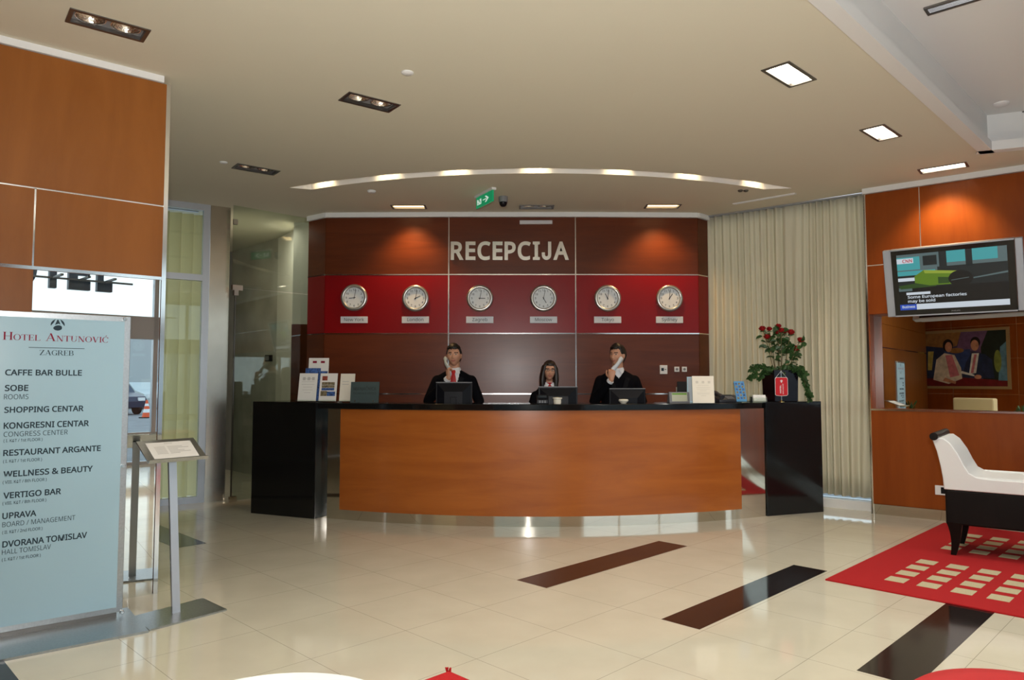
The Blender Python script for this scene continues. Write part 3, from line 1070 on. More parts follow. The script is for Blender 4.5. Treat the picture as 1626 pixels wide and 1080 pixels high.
c0 = at_z(1466, 12, cz); e1 = Vector((0.74, -0.67, 0)) * 0.9; e2 = at_z(1476, 22, cz) - c0
vent('ceiling_vent', c0, e1, e2, 4, 'dark slatted air vent in the raised coffer at the top of the picture', M_STEELD, M_ALU, cz)
c0 = at_z(1602, 181, cz); e2 = at_z(1607, 186, cz) - c0
vent('ceiling_vent', c0, e1, e2 * 1.0, 4, 'dark slatted air vent in the raised coffer beside its round detector', M_STEELD, M_ALU, cz)
c0 = at_z(1163, 323, CEIL); c1 = at_z(1262, 306, CEIL); c2 = at_z(1180, 327, CEIL)
vent('ceiling_vent', c0, c1 - c0, Vector((-.09, .15, 0)), 6, 'white flush air grille before the cream curtain', M_WHITE, M_WHITE, CEIL, .008)

# exit sign and dome camera
ex0, ex1 = at_y(757, 331, 7.80), at_y(783, 324, 7.45)
ea = math.atan2(ex1.y - ex0.y, ex1.x - ex0.x)
EL = (ex1 - ex0).xy.length
ez0, ez1 = at_y(757, 332, 7.80).z, at_y(757, 315, 7.80).z
t = thing('exit_sign', (ex0.x, ex0.y, ez0), ea, 'green illuminated exit sign hanging over the reception desk', 'exit sign')
EH = ez1 - ez0
m = MB(); m.bx(0, EL, -.008, .008, 0, EH); m.build('panel', M_GREEN, t)
m = MB(); m.bx(-.01, EL + .02, -.025, .025, EH, EH + .028); m.bx(.02, .05, -.015, .015, EH + .028, CEIL - ez0); m.bx(EL - .05, EL - .02, -.015, .015, EH + .028, CEIL - ez0)
m.build('mounting_rail', M_WHITE, t)
m = MB()
ys = -.0085
m.bx(.03, .13, ys - .001, ys, .03, EH - .03)                         # pictogram field
m.bx(.17, .25, ys - .001, ys, EH * .46, EH * .54)
m.loop_prism([(.22, ys, EH * .78), (.25, ys, EH * .78), (.31, ys, EH * .5), (.25, ys, EH * .22), (.22, ys, EH * .22), (.27, ys, EH * .5)], (0, -.001, 0))
m.build('pictogram', M_GLOWW, t)
m = MB(); ys = -.0096                                                # the running figure
for q in ([(.085, .11), (.10, .11), (.10, .125), (.085, .125)], [(.07, .075), (.09, .07), (.10, .105), (.075, .105)], [(.07, .075), (.085, .07), (.065, .045), (.045, .05), (.045, .04), (.07, .036)], [(.08, .075), (.095, .075), (.115, .055), (.105, .035), (.095, .055)], [(.05, .085), (.075, .10), (.08, .092), (.055, .075)]):
    m.loop_prism([(a, ys, b) for a, b in q], (0, -.0006, 0))
m.build('running_figure', M_GREEN, t)
p = at_z(799, 312.5, CEIL)
t = thing('dome_camera', (p.x, p.y, CEIL), 0, 'dark dome security camera beside the green exit sign', 'camera')
m = MB(); m.lathe([(.05, 0), (.05, -.03), (.048, -.06), (.044, -.062)], (0, 0, 0), 28); m.build('housing', M_GREY, t, smooth=40)
m = MB(); m.lathe([(.043, -.061), (.042, -.075), (.034, -.095), (.02, -.107), (.001, -.110)], (0, 0, 0), 28); m.build('dome', M_BLACK, t, smooth=60)

# ================================================================== ON THE BACK WALL
letters = 'RECEPCIJA'
xL, xR = at_y(716, 400, YB).x, at_y(903, 400, YB).x
zb, zc = at_y(813, 413.5, YB).z, at_y(813, 384.5, YB).z
t = thing('wall_lettering', (0, 0, 0), 0, 'large raised steel letters spelling RECEPCIJA on the reception back wall', 'sign')
ws = [1.0] * 9
adv = []
for ch in letters:
    vs, _ = text_polys(ch, 0.028, 0.02)
    adv.append(max(v.x for v in vs) - min(v.x for v in vs))
gap = 0.075
tot = sum(adv) + gap * 8
k = (xR - xL) / tot
x = xL
for ch, w in zip(letters, adv):
    m = MB(); text(m, ch, x, zb, zc - zb, width=w * k, y=YB - .004, bold=0.028, deep=0.028)
    m.build('letter', M_SIGNLET, t)
    x += (w + gap) * k

M_DIAL = mat('clock_dial', (0.74, 0.78, 0.80), 0.5)
M_CLKR = mat('satin_silver', (0.55, 0.54, 0.52), 0.3, 0.9)
CITY = [('New York', 563, 473, 8.78, 2), ('London', 660, 474, 2.1, 2), ('Zagreb', 762, 474, 3.03, 2), ('Moscow', 863, 474, 5.0, 2), ('Tokyo', 964.5, 474, 11.1, 1.5), ('Sydney', 1062.5, 474, 1.15, 0.7)]
for city, px, py, hh, mm in CITY:
    q = at_y(px, py, YB)
    by, bang = back_y(q.x)
    q = at_y(px, py, by)
    t = thing('wall_clock', (q.x, by, q.z), bang, 'round silver wall clock above the %s nameplate' % city, 'clock', 'world clocks on the red band')
    ry = Matrix(((1, 0, 0), (0, 0, -1), (0, 1, 0)))
    Rr = 21.5 / FOC * by * 1.0
    m = MB(); m.lathe([(Rr * .96, 0), (Rr, .008), (Rr, .02), (Rr * .96, .034), (Rr * .86, .040), (Rr * .79, .038), (Rr * .75, .030), (Rr * .74, .012)], (0, 0, 0), 48, axis=ry, cap=False)
    m.build('rim', M_CLKR, t, smooth=50)
    m = MB(); m.lathe([(Rr * .765, .012), (Rr * .765, .016)], (0, 0, 0), 40, axis=ry)
    for hnum in range(1, 13):
        a = hnum * math.pi / 6
        h_ = Rr * .15
        text(m, str(hnum), Rr * .60 * math.sin(a), Rr * .60 * math.cos(a) - h_ / 2, h_, y=-.0162, align='C', bold=.008, deep=.0006, mi=1)
    m.build('dial', [M_DIAL, M_INK], t)
    for nm, a, ln, w, yy in (('hour_hand', hh * math.pi / 6, .40, .045, .0185), ('minute_hand', mm * math.pi / 30, .60, .032, .0205)):
        m = MB(); rr = Matrix.Rotation(a, 3, 'Y')
        m.box(rr @ Vector((0, 0, Rr * (ln - .10) / 2)) + Vector((0, -yy, 0)), (Rr * w, .0012, Rr * (ln + .10)), rot=rr)
        m.build(nm, M_BLACK, t)
    m = MB(); m.lathe([(Rr * .04, .0168), (Rr * .04, .0225)], (0, 0, 0), 14, axis=ry); m.build('hub', M_BLACK, t)
    # nameplate
    zp = at_y(px, 508, by).z
    t = thing('nameplate', (q.x, by, zp), bang, 'pale nameplate reading %s under its clock' % city, 'nameplate', 'city nameplates under the clocks')
    m = MB(); m.bx(-.161, .161, -.010, 0, -.039, .039); m.build('plate', mat('pale_plate', (0.66, 0.69, 0.74), 0.4), t, bevel=.002)
    m = MB(); hcap = .037
    wtx = {'New York': .235, 'London': .19, 'Zagreb': .178, 'Moscow': .20, 'Tokyo': .147, 'Sydney': .187}[city]
    text(m, city, 0, -.016, hcap, width=wtx, y=-.0102, align='C', bold=0.0, deep=.001)
    m.build('lettering', M_INK, t)
# fluorescent tube fitting high on the wall
q0, q1 = at_y(825, 353.5, YB), at_y(877, 353.5, YB)
m = MB(); m.bx(q0.x, q1.x, YB - .03, YB - .001, q0.z - .022, q0.z + .022)
tag(m.build('wall_plate', mat('satin_white_metal', (.62, .60, .62), .3, .3), None, bevel=.004), 'narrow pale metal bar above the raised steel lettering', 'plate')
# sockets
for px, py, w, h, lab, kk in ((1053.5, 587, 12, 14, 'square white wall panel with a small display, left of the twin sockets', 0), (1074.5, 586.5, 8, 8, 'white round-centred wall socket right of the wall panel, left of the pair', 1), (1086.5, 586.5, 8, 8, 'white round-centred wall socket nearest the curtain, right of the pair', 1)):
    q = at_y(px, py, YB + .01); by, bang = back_y(q.x); q = at_y(px, py, by)
    W_, H_ = w / FOC * by, h / FOC * by
    t = thing('wall_socket' if kk else 'wall_panel', (q.x, by, q.z), bang, lab, 'socket' if kk else 'control panel', 'twin wall sockets' if kk else None)
    m = MB(); m.bx(-W_ / 2, W_ / 2, -.012, 0, -H_ / 2, H_ / 2); m.build('plate', M_WHITE, t, bevel=.003)
    if kk:
        m = MB(); m.lathe([(W_ * .26, .012), (W_ * .26, .0135)], (0, 0, 0), 20, axis=Matrix(((1, 0, 0), (0, 0, -1), (0, 1, 0)))); m.build('socket_well', M_GREY, t)
    else:
        m = MB(); m.bx(-W_ * .32, W_ * .02, -.0135, -.012, -H_ * .15, H_ * .18); m.build('display', M_INK, t)
        m = MB(); m.bx(W_ * .12, W_ * .34, -.0135, -.012, -H_ * .03, H_ * .06); m.build('button', M_GREY, t)

# ================================================================== RECEPTION COUNTER
CC = Vector((0.25, 11.93, 0))
RF = 5.10                       # mirror face of the desk front
HT = 1.135
def cang(px, py=740):
    # angle about the counter's centre where the pixel's ray meets the front arc
    d = ray(px, py); a = d.x * d.x + d.y * d.y; b = -2 * (d.x * CC.x + d.y * CC.y); c = CC.x ** 2 + CC.y ** 2 - RF ** 2
    tt = (-b - math.sqrt(b * b - 4 * a * c)) / (2 * a)
    x, y = d.x * tt, d.y * tt
    return math.atan2(x - CC.x, CC.y - y)


def arc_solid(m, r0, r1, a0, a1, z0, z1_, n=48, mi=0):
    rings = []
    for i in range(n + 1):
        a = a0 + (a1 - a0) * i / n
        p0, p1 = arc_pt(r0, a, 0, CC), arc_pt(r1, a, 0, CC)
        rings.append([p0 + Vector((0, 0, z0)), p1 + Vector((0, 0, z0)), p1 + Vector((0, 0, z1_)), p0 + Vector((0, 0, z1_))])
    return m.loft(rings, mi)


A0, A1 = R(-26.5), R(27.5)
ct = thing('reception_counter', (CC.x, CC.y - RF, 0), 0, 'curved wood fronted reception counter with black granite top and end blocks', 'counter')
off = Vector((-CC.x, -(CC.y - RF), 0))


def cpart(m, name, mats, parent=ct, **kw):
    bmesh.ops.translate(m.bm, verts=m.bm.verts, vec=off)
    return m.build(name, mats, parent, **kw)


m = MB(); arc_solid(m, RF - .02, RF, A0, A1, 0, HT - .06); cpart(m, 'mirror_front', M_MIRSTEEL, smooth=40)
aw0, aw1 = cang(543), cang(1173)
zw = at_y(823, 820.5, 6.80).z
m = MB(); arc_solid(m, RF + .003, RF + .035, aw0, aw1, zw, HT - .061); cpart(m, 'wood_front', M_WOODC, smooth=40)
m = MB(); arc_solid(m, RF - .42, RF + .075, R(-25), R(25.6), HT - .058, HT); cpart(m, 'countertop', M_GRANITE, smooth=40, bevel=.006)
m = MB(); arc_solid(m, RF - .42, RF - .40, A0, A1, 0.70, HT - .06); cpart(m, 'upper_riser', M_WOODB, smooth=40)
m = MB(); arc_solid(m, RF - .78, RF - .41, R(-24), R(24), .715, .755); cpart(m, 'desktop', M_WOODB, smooth=40)
for a in (-23, -8, 8, 23):
    m = MB(); arc_solid(m, RF - .76, RF - .43, R(a) - .003, R(a) + .003, 0, .715, 1)
    cpart(m, 'desk_support', M_WOODB)
# end blocks
lb = [at_z(398, 815), at_z(499, 824.5)]
rb = [at_z(1219, 820), at_z(1308, 813)]
for p, q, dep in ((lb[0], lb[1], .62), (rb[0], rb[1], .62)):
    d = (q - p).normalized(); n = Vector((-d.y, d.x, 0))
    m = MB(); m.prism([p, q, q + n * dep, p + n * dep], 0, HT + .004)
    cpart(m, 'end_block', M_GRANITE, bevel=.004)

# ================================================================== DIRECTORY SIGN AND PAPER STAND
SG = Wall(tuple(at_z(202, 977, 0.012))[:2], R(39))
z0s = 0.035
z1s = SG.hit(207, 503)[1]
sc_, _ = SG.hit(91, 530)
SW = -2 * sc_ + 0.0
sx1 = SG.hit(206, 600)[0]
t = thing('directory_sign', SG.p, SG.a, 'tall blue-grey glass directory sign with hotel name on a steel floor plate', 'sign')
sign_root = t
m = MB(); m.bx(-SW, sx1, 0.012, 0.030, z0s, z1s); m.build('back_plate', M_STEEL, t, bevel=.002)
gx1 = SG.hit(193, 700)[0]; gz1 = SG.hit(150, 508.5)[1]
m = MB(); m.bx(-SW + (sx1 - gx1), gx1, 0.0085, 0.0115, z0s + .03, gz1); m.build('printed_panel', M_SIGN, t)
axm = Matrix(((1, 0, 0), (0, 0, -1), (0, 1, 0)))
for px, py in ((198, 507), (195.5, 740), (193.5, 972)):
    s_, z_ = SG.hit(px, py)
    m = MB(); m.lathe([(.011, -.012), (.011, .010), (.009, .013), (.004, .013), (.004, .010), (.001, .010)], (s_, 0, z_), 20, axis=axm); m.build('standoff', M_CHROME, t, smooth=40)
bp = [at_z(0, 1055), at_z(236, 1005)]
m = MB(); dpt = -(SG.hit(0, 0)[0] * 0)
fb = (Vector((bp[1].x, bp[1].y, 0)) - SG.p).dot(SG.n); fx = (Vector((bp[1].x, bp[1].y, 0)) - SG.p).dot(SG.d)
m.bx(-SW - .05, fx, fb, -fb * .45, 0.0, 0.012); m.build('floor_plate', M_STEEL, t)
m = MB(); m.bx(-SW + .05, sx1 - .03, .012, .030, .012, z0s); m.build('foot', M_STEELD, t)
K6 = lambda x, y: (x / 4.695, 490 + y / 4.695)
K7 = lambda x, y: (x / 4.91, 700 + y / 4.91)
ROWS = [('CAFFE BAR BULLE', K6, 38, 500, 612, 500, 45, 1), ('SOBE', K6, 36, 617, 212, 614, 46, 1), ('ROOMS', K6, 30, 678, 213, 675, 37, 0),
        ('SHOPPING CENTAR', K6, 32, 778, 625, 767, 45, 1), ('KONGRESNI CENTAR', K6, 27, 898, 665, 878, 47, 1), ('CONGRESS CENTER', K6, 27, 957, 507, 940, 37, 0),
        ('( I. KAT / 1st FLOOR )', K6, 27, 998, 318, 987, 22, .6), ('RESTAURANT ARGANTE', K7, 25, 122, 787, 80, 48, 1), ('( I. KAT / 1st FLOOR )', K7, 25, 172, 328, 160, 24, .6),
        ('WELLNESS & BEAUTY', K7, 26, 288, 725, 240, 48, 1), ('( VIII. KAT / 8th FLOOR )', K7, 22, 337, 365, 315, 24, .6), ('VERTIGO BAR', K7, 25, 452, 478, 420, 48, 1),
        ('( VIII. KAT / 8th FLOOR )', K7, 20, 502, 362, 475, 24, .6), ('UPRAVA', K7, 18, 612, 285, 591, 48, 1), ('BOARD / MANAGEMENT', K7, 18, 678, 588, 617, 38, 0),
        ('( II. KAT / 2nd FLOOR )', K7, 18, 728, 332, 698, 24, .6), ('DVORANA TOMISLAV', K7, 18, 835, 680, 760, 49, 1), ('HALL TOMISLAV', K7, 15, 893, 398, 845, 38, 0), ('( I. KAT / 1st FLOOR )', K7, 15, 942, 318, 907, 24, .6)]
m = MB()
for s_, K, xl, yl, xr, yr, cap, w in ROWS:
    p, q = K(xl, yl), K(xr, yr)
    s0, za = SG.hit(*p); s1, zb_ = SG.hit(*q)
    _, zc_ = SG.hit(p[0], p[1] - cap / (4.695 if K is K6 else 4.91))
    text(m, s_, s0, (za + zb_) / 2, zc_ - za, width=s1 - s0, y=.0086, bold={1: .023, 0: -.002}.get(w, .008), deep=.0008)
for px0, px1, py0, py1, cap in (((293), 553, 348, 350, 38),):
    p, q = K6(px0, py0), K6(px1, py1)
    s0, za = SG.hit(*p); s1, zb_ = SG.hit(*q); _, zc_ = SG.hit(p[0], p[1] - cap / 4.695)
    serif_text(m, [(c, zc_ - za) for c in 'ZAGREB'], s0, (za + zb_) / 2, s1 - s0, .0078)
s0, za = SG.hit(*K6(215, 291)); s1, zb_ = SG.hit(*K6(632, 298))
m.bx(s0, s1, .0078, .0085, (za + zb_) / 2 - .0015, (za + zb_) / 2 + .0015)
# the round mark: two arcs about a peak standing on a ball
cx_, cz_ = SG.hit(*K6(432, 122)); rr_ = 40 / 4.695 / FOC * 4.3
mk = lambda pts: m.face([(cx_ + a * rr_, .0078, cz_ + b * rr_) for a, b in pts])
for sgn in (-1, 1):
    for i in range(10):
        a0_, a1_ = R(-8 + 8.0 * i), R(-8 + 8.0 * (i + 1))
        th0, th1 = .06 + .30 * math.sin(math.pi * i / 10), .06 + .30 * math.sin(math.pi * (i + 1) / 10)
        mk([(sgn * 1.05 * math.cos(a0_), 1.02 * math.sin(a0_)), (sgn * 1.05 * math.cos(a1_), 1.02 * math.sin(a1_)), (sgn * (1.05 - th1) * math.cos(a1_), (1.02 - th1 * .6) * math.sin(a1_)), (sgn * (1.05 - th0) * math.cos(a0_), (1.02 - th0 * .6) * math.sin(a0_))])
mk([(-.09, .90), (.09, .90), (.42, .08), (.10, .22), (-.42, -.02)])
mk([(.66 * math.cos(R(k)), -.52 + .46 * math.sin(R(k)) + .10 * math.cos(R(k)) * (math.sin(R(k)) > 0)) for k in range(0, 360, 15)])
m.build('lettering', M_INK, t, recalc=False)
m = MB()
p, q = K6(18, 235), K6(812, 252)
s0, za = SG.hit(*p); s1, zb_ = SG.hit(*q)
_, zc_ = SG.hit(p[0], p[1] - 60 / 4.695)
hc = zc_ - za
serif_text(m, [('H', hc)] + [(c, hc * .74) for c in 'OTEL'] + [(' ', hc * 1.0), ('A', hc)] + [(c, hc * .74) for c in 'NTUNOVI\u0106'], s0, (za + zb_) / 2, s1 - s0, .0078)
m.build('hotel_name', M_INKR, t, recalc=False)

# lectern
pb = at_z(279, 972, .012)
LA = R(45)
t = thing('paper_stand', (pb.x, pb.y, 0), LA, 'slim steel lectern with a tilted notice sheet beside the directory sign', 'stand')
sign_mate = t
m = MB(); lp = [at_z(237, 1003), at_z(360, 970), at_z(322, 952), at_z(209, 982)]
inv = Matrix.Rotation(-LA, 3, 'Z')
m.loop_prism([inv @ (p - Vector((pb.x, pb.y, 0))) for p in lp], (0, 0, .010)); m.build('floor_plate', M_STEEL, t)
nl, nr, fr, fl_ = at_y(236, 735, 4.13), at_y(330, 727, 4.40), at_y(307, 695, 4.60), at_y(216, 701, 4.33)
pl = [inv @ (p - Vector((pb.x, pb.y, 0))) for p in (nl, nr, fr, fl_)]
nrm = (pl[1] - pl[0]).cross(pl[3] - pl[0]).normalized()
if nrm.z < 0: nrm = -nrm
cen = sum(pl, Vector()) / 4
m = MB(); m.loop_prism(pl, -nrm * .008)
m.loop_prism([pl[0], pl[1], pl[1] + nrm * .018, pl[0] + nrm * .018], (pl[0] - pl[3]).normalized() * .008); m.build('desk_plate', M_STEEL, t)
uv = lambda a, b, h=0: pl[0] * (1 - a) * (1 - b) + pl[1] * a * (1 - b) + pl[2] * a * b + pl[3] * (1 - a) * b + nrm * h
m = MB(); m.loop_prism([uv(.12, .12, .001), uv(.88, .12, .001), uv(.9, .86, .001), uv(.12, .86, .001)], nrm * .0012); pap = m.build('notice_sheet', M_PAPER, t)
pap['label'] = 'white printed sheet'
m = MB()
for k, b in enumerate([.78, .62, .56, .50, .44, .38, .32]):
    for a0_, a1_ in ([(.42, .56)] if k == 0 else [(.22, .40), (.44, .60 + .1 * ((k * 37) % 3))]):
        m.loop_prism([uv(a0_, b, .0023), uv(a1_, b, .0023), uv(a1_, b + .025, .0023), uv(a0_, b + .025, .0023)], nrm * .0003)
m.build('print_lines', M_INKL, pap)
m = MB()
tp = uv(.5, .5, -.01)
m.loft([[Vector((x_ * .022, y_ * .011, .010)) for x_, y_ in ((-1, -1), (1, -1), (1, 1), (-1, 1))], [Vector((x_ * .022 + tp.x, y_ * .011 + tp.y, tp.z)) for x_, y_ in ((-1, -1), (1, -1), (1, 1), (-1, 1))]])
m.build('post', M_ALU, t)

# ================================================================== RUGS AND SEATING
t = thing('rug', ab(5.05, 2.05), R(45), 'red rug patterned with beige rectangles beneath the white bench', 'rug')
m = MB(); m.bx(0, 2.78, -3.0, 0, 0, .010); m.build('pile', M_RUG, t, bevel=.003)
m = MB()
for ga in (0, 1):
    for i in range(4):
        for gb in (0, 1, 2):
            for j in range(4):
                a_ = .26 + ga * 1.30 + i * .222; b_ = -.29 - gb * 1.0 - j * .197
                m.bx(a_, a_ + .135, b_ - .12, b_, .010, .0115)
o = m.build('beige_rectangles', M_RUGB, t); o['kind'] = 'stuff'
c_ = at_z(713, 1064, .42)
t = thing('ottoman', (c_.x, c_.y, 0), R(45), 'low square red ottoman, only its fringed far corner in the picture', 'ottoman')
m = MB(); m.bx(-.36, 0, -.36, 0, .04, .36); m.build('body', M_REDUP, t, bevel=.015)
m = MB(); m.bx(-.365, .004, -.365, .004, .362, .420); m.build('cushion', M_RUG, t, bevel=.012)
m = MB()
for k in range(9):
    m.box((-.002 + random.uniform(-.012, .006), -.002 + random.uniform(-.012, .006), .422), (.003, .003, .016), rot=Matrix.Rotation(random.uniform(-.6, .6), 3, 'X'))
fr_ = m.build('fringe', M_RUG, t); fr_['kind'] = 'stuff'
for x_, y_ in ((-.32, -.32), (-.04, -.32), (-.32, -.04), (-.04, -.04)):
    m = MB(); m.cyl((x_, y_, 0), (x_, y_, .045), .016, .022); m.build('foot', M_WENGE, t)

# white bench with a scrolled end
fp = at_z(1515, 882, .010)
t = thing('bench', (fp.x, fp.y, 0.0118), R(-38), 'white leather bench with scrolled end and dark legs by the right wall', 'bench')
D, BL = 0.56, 1.55
m = MB(); m.bx(-.045, BL, -.02, D, .235, .50); m.build('apron', M_WENGE, t, bevel=.012)
prof = [(-.05, .50), (-.055, .585), (-.068, .68), (-.090, .79), (-.118, .878), (-.105, .895), (-.045, .895), (.0, .86), (.05, .78), (.085, .70), (.120, .635), (.17, .607), (.25, .600), (BL, .600), (BL + .01, .59), (BL + .01, .50)]
m = MB(); m.loop_prism([(a, -.03, b) for a, b in prof], (0, D + .04, 0)); m.build('upholstery', M_LEATHER, t, smooth=35, bevel=.012)
m = MB(); m.bx(.16, BL - .02, -.02, .02, .595, .610); m.bx(.16, BL - .02, D - .03, D + .01, .595, .612); m.build('seat_welt', M_LEATHER, t, bevel=.01)
m = MB(); m.tube([(-.105, -.05, .905), (-.105, D + .03, .905)], .030, 18); m.build('end_roll', M_WENGE, t, smooth=40)
for x_, s_ in ((.0, -1), (BL - .04, 1)):
    for y_ in (0.02, D - .05):
        m = MB()
        rg = []
        for k in range(8):
            f = k / 7
            z_ = .25 * (1 - f); w_ = .040 * (1 - f) + .018 * f + .012 * (1 - f) ** 3
            cx2 = x_ + s_ * (-.01 + .045 * (f ** 2) - .03 * f) - s_ * .0
            rg.append([Vector((cx2 + a * w_, y_ + b * w_ * .8, z_)) for a, b in ((-1, -1), (1, -1), (1, 1), (-1, 1))])
        m.loft(rg); m.build('leg', M_WENGE, t, smooth=50)

# round white table and red stool at the bottom edge
t = thing('round_table', (-.535, 1.61, 0.0), 0, 'low round white table cut off by the bottom edge of the picture', 'table')
m = MB(); m.lathe([(.0, .565), (.29, .565), (.312, .575), (.317, .588), (.312, .600), (.0, .600)], (0, 0, 0), 64, cap=False); m.build('tabletop', M_TABLE, t, smooth=40)
m = MB(); m.lathe([(.035, .018), (.03, .1), (.03, .565)], (0, 0, 0), 28); m.build('column', M_CHROME, t, smooth=40)
m = MB(); m.lathe([(.22, .0), (.22, .006), (.06, .018), (.001, .018)], (0, 0, 0), 40); m.build('base', M_CHROME, t, smooth=40)
t = thing('round_stool', (1.665, 2.335, 0), 0, 'low round red upholstered stool at the lower right corner', 'stool')
m = MB(); m.lathe([(.36, .06), (.385, .08), (.39, .22), (.385, .26)], (0, 0, 0), 64); m.build('body', M_REDUP, t, smooth=40)
m = MB(); m.lathe([(.382, .262), (.396, .272), (.396, .290), (.37, .310), (.30, .318), (.001, .320)], (0, 0, 0), 64); m.build('cushion', M_REDUP, t, smooth=60)
for k in range(4):
    a = R(45 + 90 * k)
    m = MB(); m.cyl((.27 * math.cos(a), .27 * math.sin(a), 0), (.27 * math.cos(a), .27 * math.sin(a), .06), .018, .024); m.build('foot', M_CHROME, t, smooth=40)

# ================================================================== TELEVISION
TVY = -0.33
tx0 = RIGHT.hit(1405, 400, TVY)[0]; tx1 = RIGHT.hit(1625, 377, TVY)[0]
za_, zb2 = RIGHT.hit(1409, 503, TVY + .09)[1], RIGHT.hit(1405, 398, TVY - .09)[1]
TW = tx1 - tx0; THh = (zb2 - za_) / math.cos(R(15))
tp = RIGHT.pt((tx0 + tx1) / 2, TVY, (za_ + zb2) / 2)
e = Euler((R(15), 0, RIGHT.a), 'XYZ')
t = thing('television', tp, e, 'flat silver television tilted out from the right wall showing a news broadcast', 'television')
bw = TW * 0.056
for u0, u1 in ((-TW / 2, -TW / 2 + bw), (TW / 2 - bw * .95, TW / 2)):
    m = MB(); m.bx(u0, u1, -.035, .045, -THh / 2, THh / 2)
    m.build('speaker_panel', mat('silver_plastic', (.38, .41, .46), .4, .3), t, bevel=.006)
m = MB()
m.bx(-TW / 2 + bw, TW / 2 - bw, -.040, .060, THh / 2 - .012, THh / 2); m.bx(-TW / 2 + bw, TW / 2 - bw, -.040, .060, -THh / 2, -THh / 2 + .012); m.bx(-TW / 2 + bw, -TW / 2 + bw + .008, -.040, .05, -THh / 2, THh / 2)
m.build('silver_edge', MATS['silver_plastic'], t)
m = MB(); m.bx(-TW / 2 + bw + .008, TW / 2 - bw, -.034, .055, -THh / 2 + .012, THh / 2 - .012)
m.build('bezel', mat('gloss_black', (.006, .006, .007), .12), t)
sx0, sx1_ = -TW / 2 + bw + .055, TW / 2 - bw - .055
sz0, sz1 = -THh / 2 + .062, THh / 2 - .055
def scr(name, c, e_=.75):
    return mat(name, (0, 0, 0), .3, emit=lin(*c), es=e_)
SM = [scr('screen_dark', (26, 34, 36)), scr('screen_cyan', (70, 165, 170)), scr('screen_green', (95, 130, 30)), scr('screen_deep_green', (45, 75, 30)), scr('screen_charcoal', (12, 14, 16)), scr('screen_white', (215, 225, 235)), scr('screen_blue', (40, 80, 190)), scr('screen_red', (190, 30, 40)), scr('screen_grey', (90, 110, 112)), scr('screen_lime', (150, 170, 60))]
SWd, SHt = sx1_ - sx0, sz1 - sz0
m = MB()
def sq(pts, mi, lay):
    m.loop_prism([(sx0 + a * SWd, -.0345 - lay * .0002, sz0 + b * SHt) for a, b in pts], (0, -.0001, 0), mi)
rq = lambda a0_, b0_, a1_, b1_, mi, lay: sq([(a0_, b0_), (a1_, b0_), (a1_, b1_), (a0_, b1_)], mi, lay)
rq(0, 0, 1, 1, 0, 0)
rq(0, .68, 1, 1, 8, 1); rq(0, .72, .22, .95, 1, 2); rq(.25, .78, .38, .95, 0, 2); rq(.47, .80, .64, 1, 1, 2); rq(.70, .80, .92, 1, 1, 2); rq(.64, .72, .70, 1, 0, 3); rq(.40, .74, .47, 1, 0, 3); rq(0, .62, .36, .70, 1, 3); rq(.38, .62, 1, .74, 0, 3)
rq(0, 0, 1, .40, 4, 2); rq(0, .52, .16, .58, 5, 4)
sq([(.0, .44), (.14, .47), (.36, .46), (.36, .40), (.02, .38)], 3, 4)
sq([(.16, .60), (.25, .70), (.58, .64), (.50, .42), (.30, .42), (.16, .48)], 2, 5)
sq([(.25, .70), (.58, .64), (.55, .60), (.26, .64)], 9, 6); sq([(.38, .56), (.50, .54), (.48, .44), (.38, .44)], 3, 6)
sq([(.585 + .11 * math.cos(R(k)), .51 + .14 * math.sin(R(k))) for k in range(0, 360, 15)], 4, 7)
sq([(.70, .51), (1, .58), (1, .55), (.70, .49)], 8, 6); rq(.0, .34, .13, .40, 8, 3); sq([(.5, .49), (.66, .52), (.66, .51), (.5, .48)], 8, 8)
rq(0, .84, .16, .93, 5, 8); rq(.07, .27, .30, .315, 5, 8)
rq(.16, .0, 1, .10, 5, 8); rq(0, 0, .16, .10, 6, 8)
yl = -.0345 - .002
text(m, 'CNN', sx0 + .055 * SWd, sz0 + .855 * SHt, .058 * SHt, width=.095 * SWd, y=yl, mi=7, bold=.02, deep=.0004)
text(m, 'Some European factories', sx0 + .08 * SWd, sz0 + .205 * SHt, .05 * SHt, width=.55 * SWd, y=yl, mi=5, bold=.02, deep=.0004)
text(m, 'may be sold', sx0 + .08 * SWd, sz0 + .13 * SHt, .05 * SHt, width=.26 * SWd, y=yl, mi=5, bold=.02, deep=.0004)
text(m, 'Business', sx0 + .02 * SWd, sz0 + .035 * SHt, .045 * SHt, width=.125 * SWd, y=yl, mi=5, bold=.02, deep=.0004)
m.build('screen', SM, t)
m = MB(); text(m, 'PHILIPS', 0.02, -THh / 2 + .026, .012, width=.07, y=-.0345, align='C', bold=.02, deep=.0006); m.build('maker_badge', M_GREY, t)
# wall bracket
br = thing('television_bracket', RIGHT.pt((tx0 + tx1) / 2, 0, (za_ + zb2) / 2), RIGHT.a, 'dark wall bracket behind the tilted television', 'bracket')
m = MB(); m.bx(-.12, .12, -.016, -.002, -.0, .2); m.build('wall_plate', M_BLACKM, br)
m = MB(); m.bx(-.03, .03, TVY + .075, -.016, .04, .10); m.build('arm', M_BLACKM, br)
# socket low on the right wall
s_, z_ = RIGHT.hit(1499, 779)
o = thing('wall_socket', RIGHT.pt(s_, 0, z_), RIGHT.a, 'low double socket plate on the right wall behind the white bench', 'socket')
m = MB(); m.bx(-.075, .075, -.010, 0, -.045, .045); m.build('plate', M_WHITE, o, bevel=.003)
m = MB(); m.bx(-.025, .065, -.012, -.010, -.03, .03); m.build('insert', M_BLACK, o)

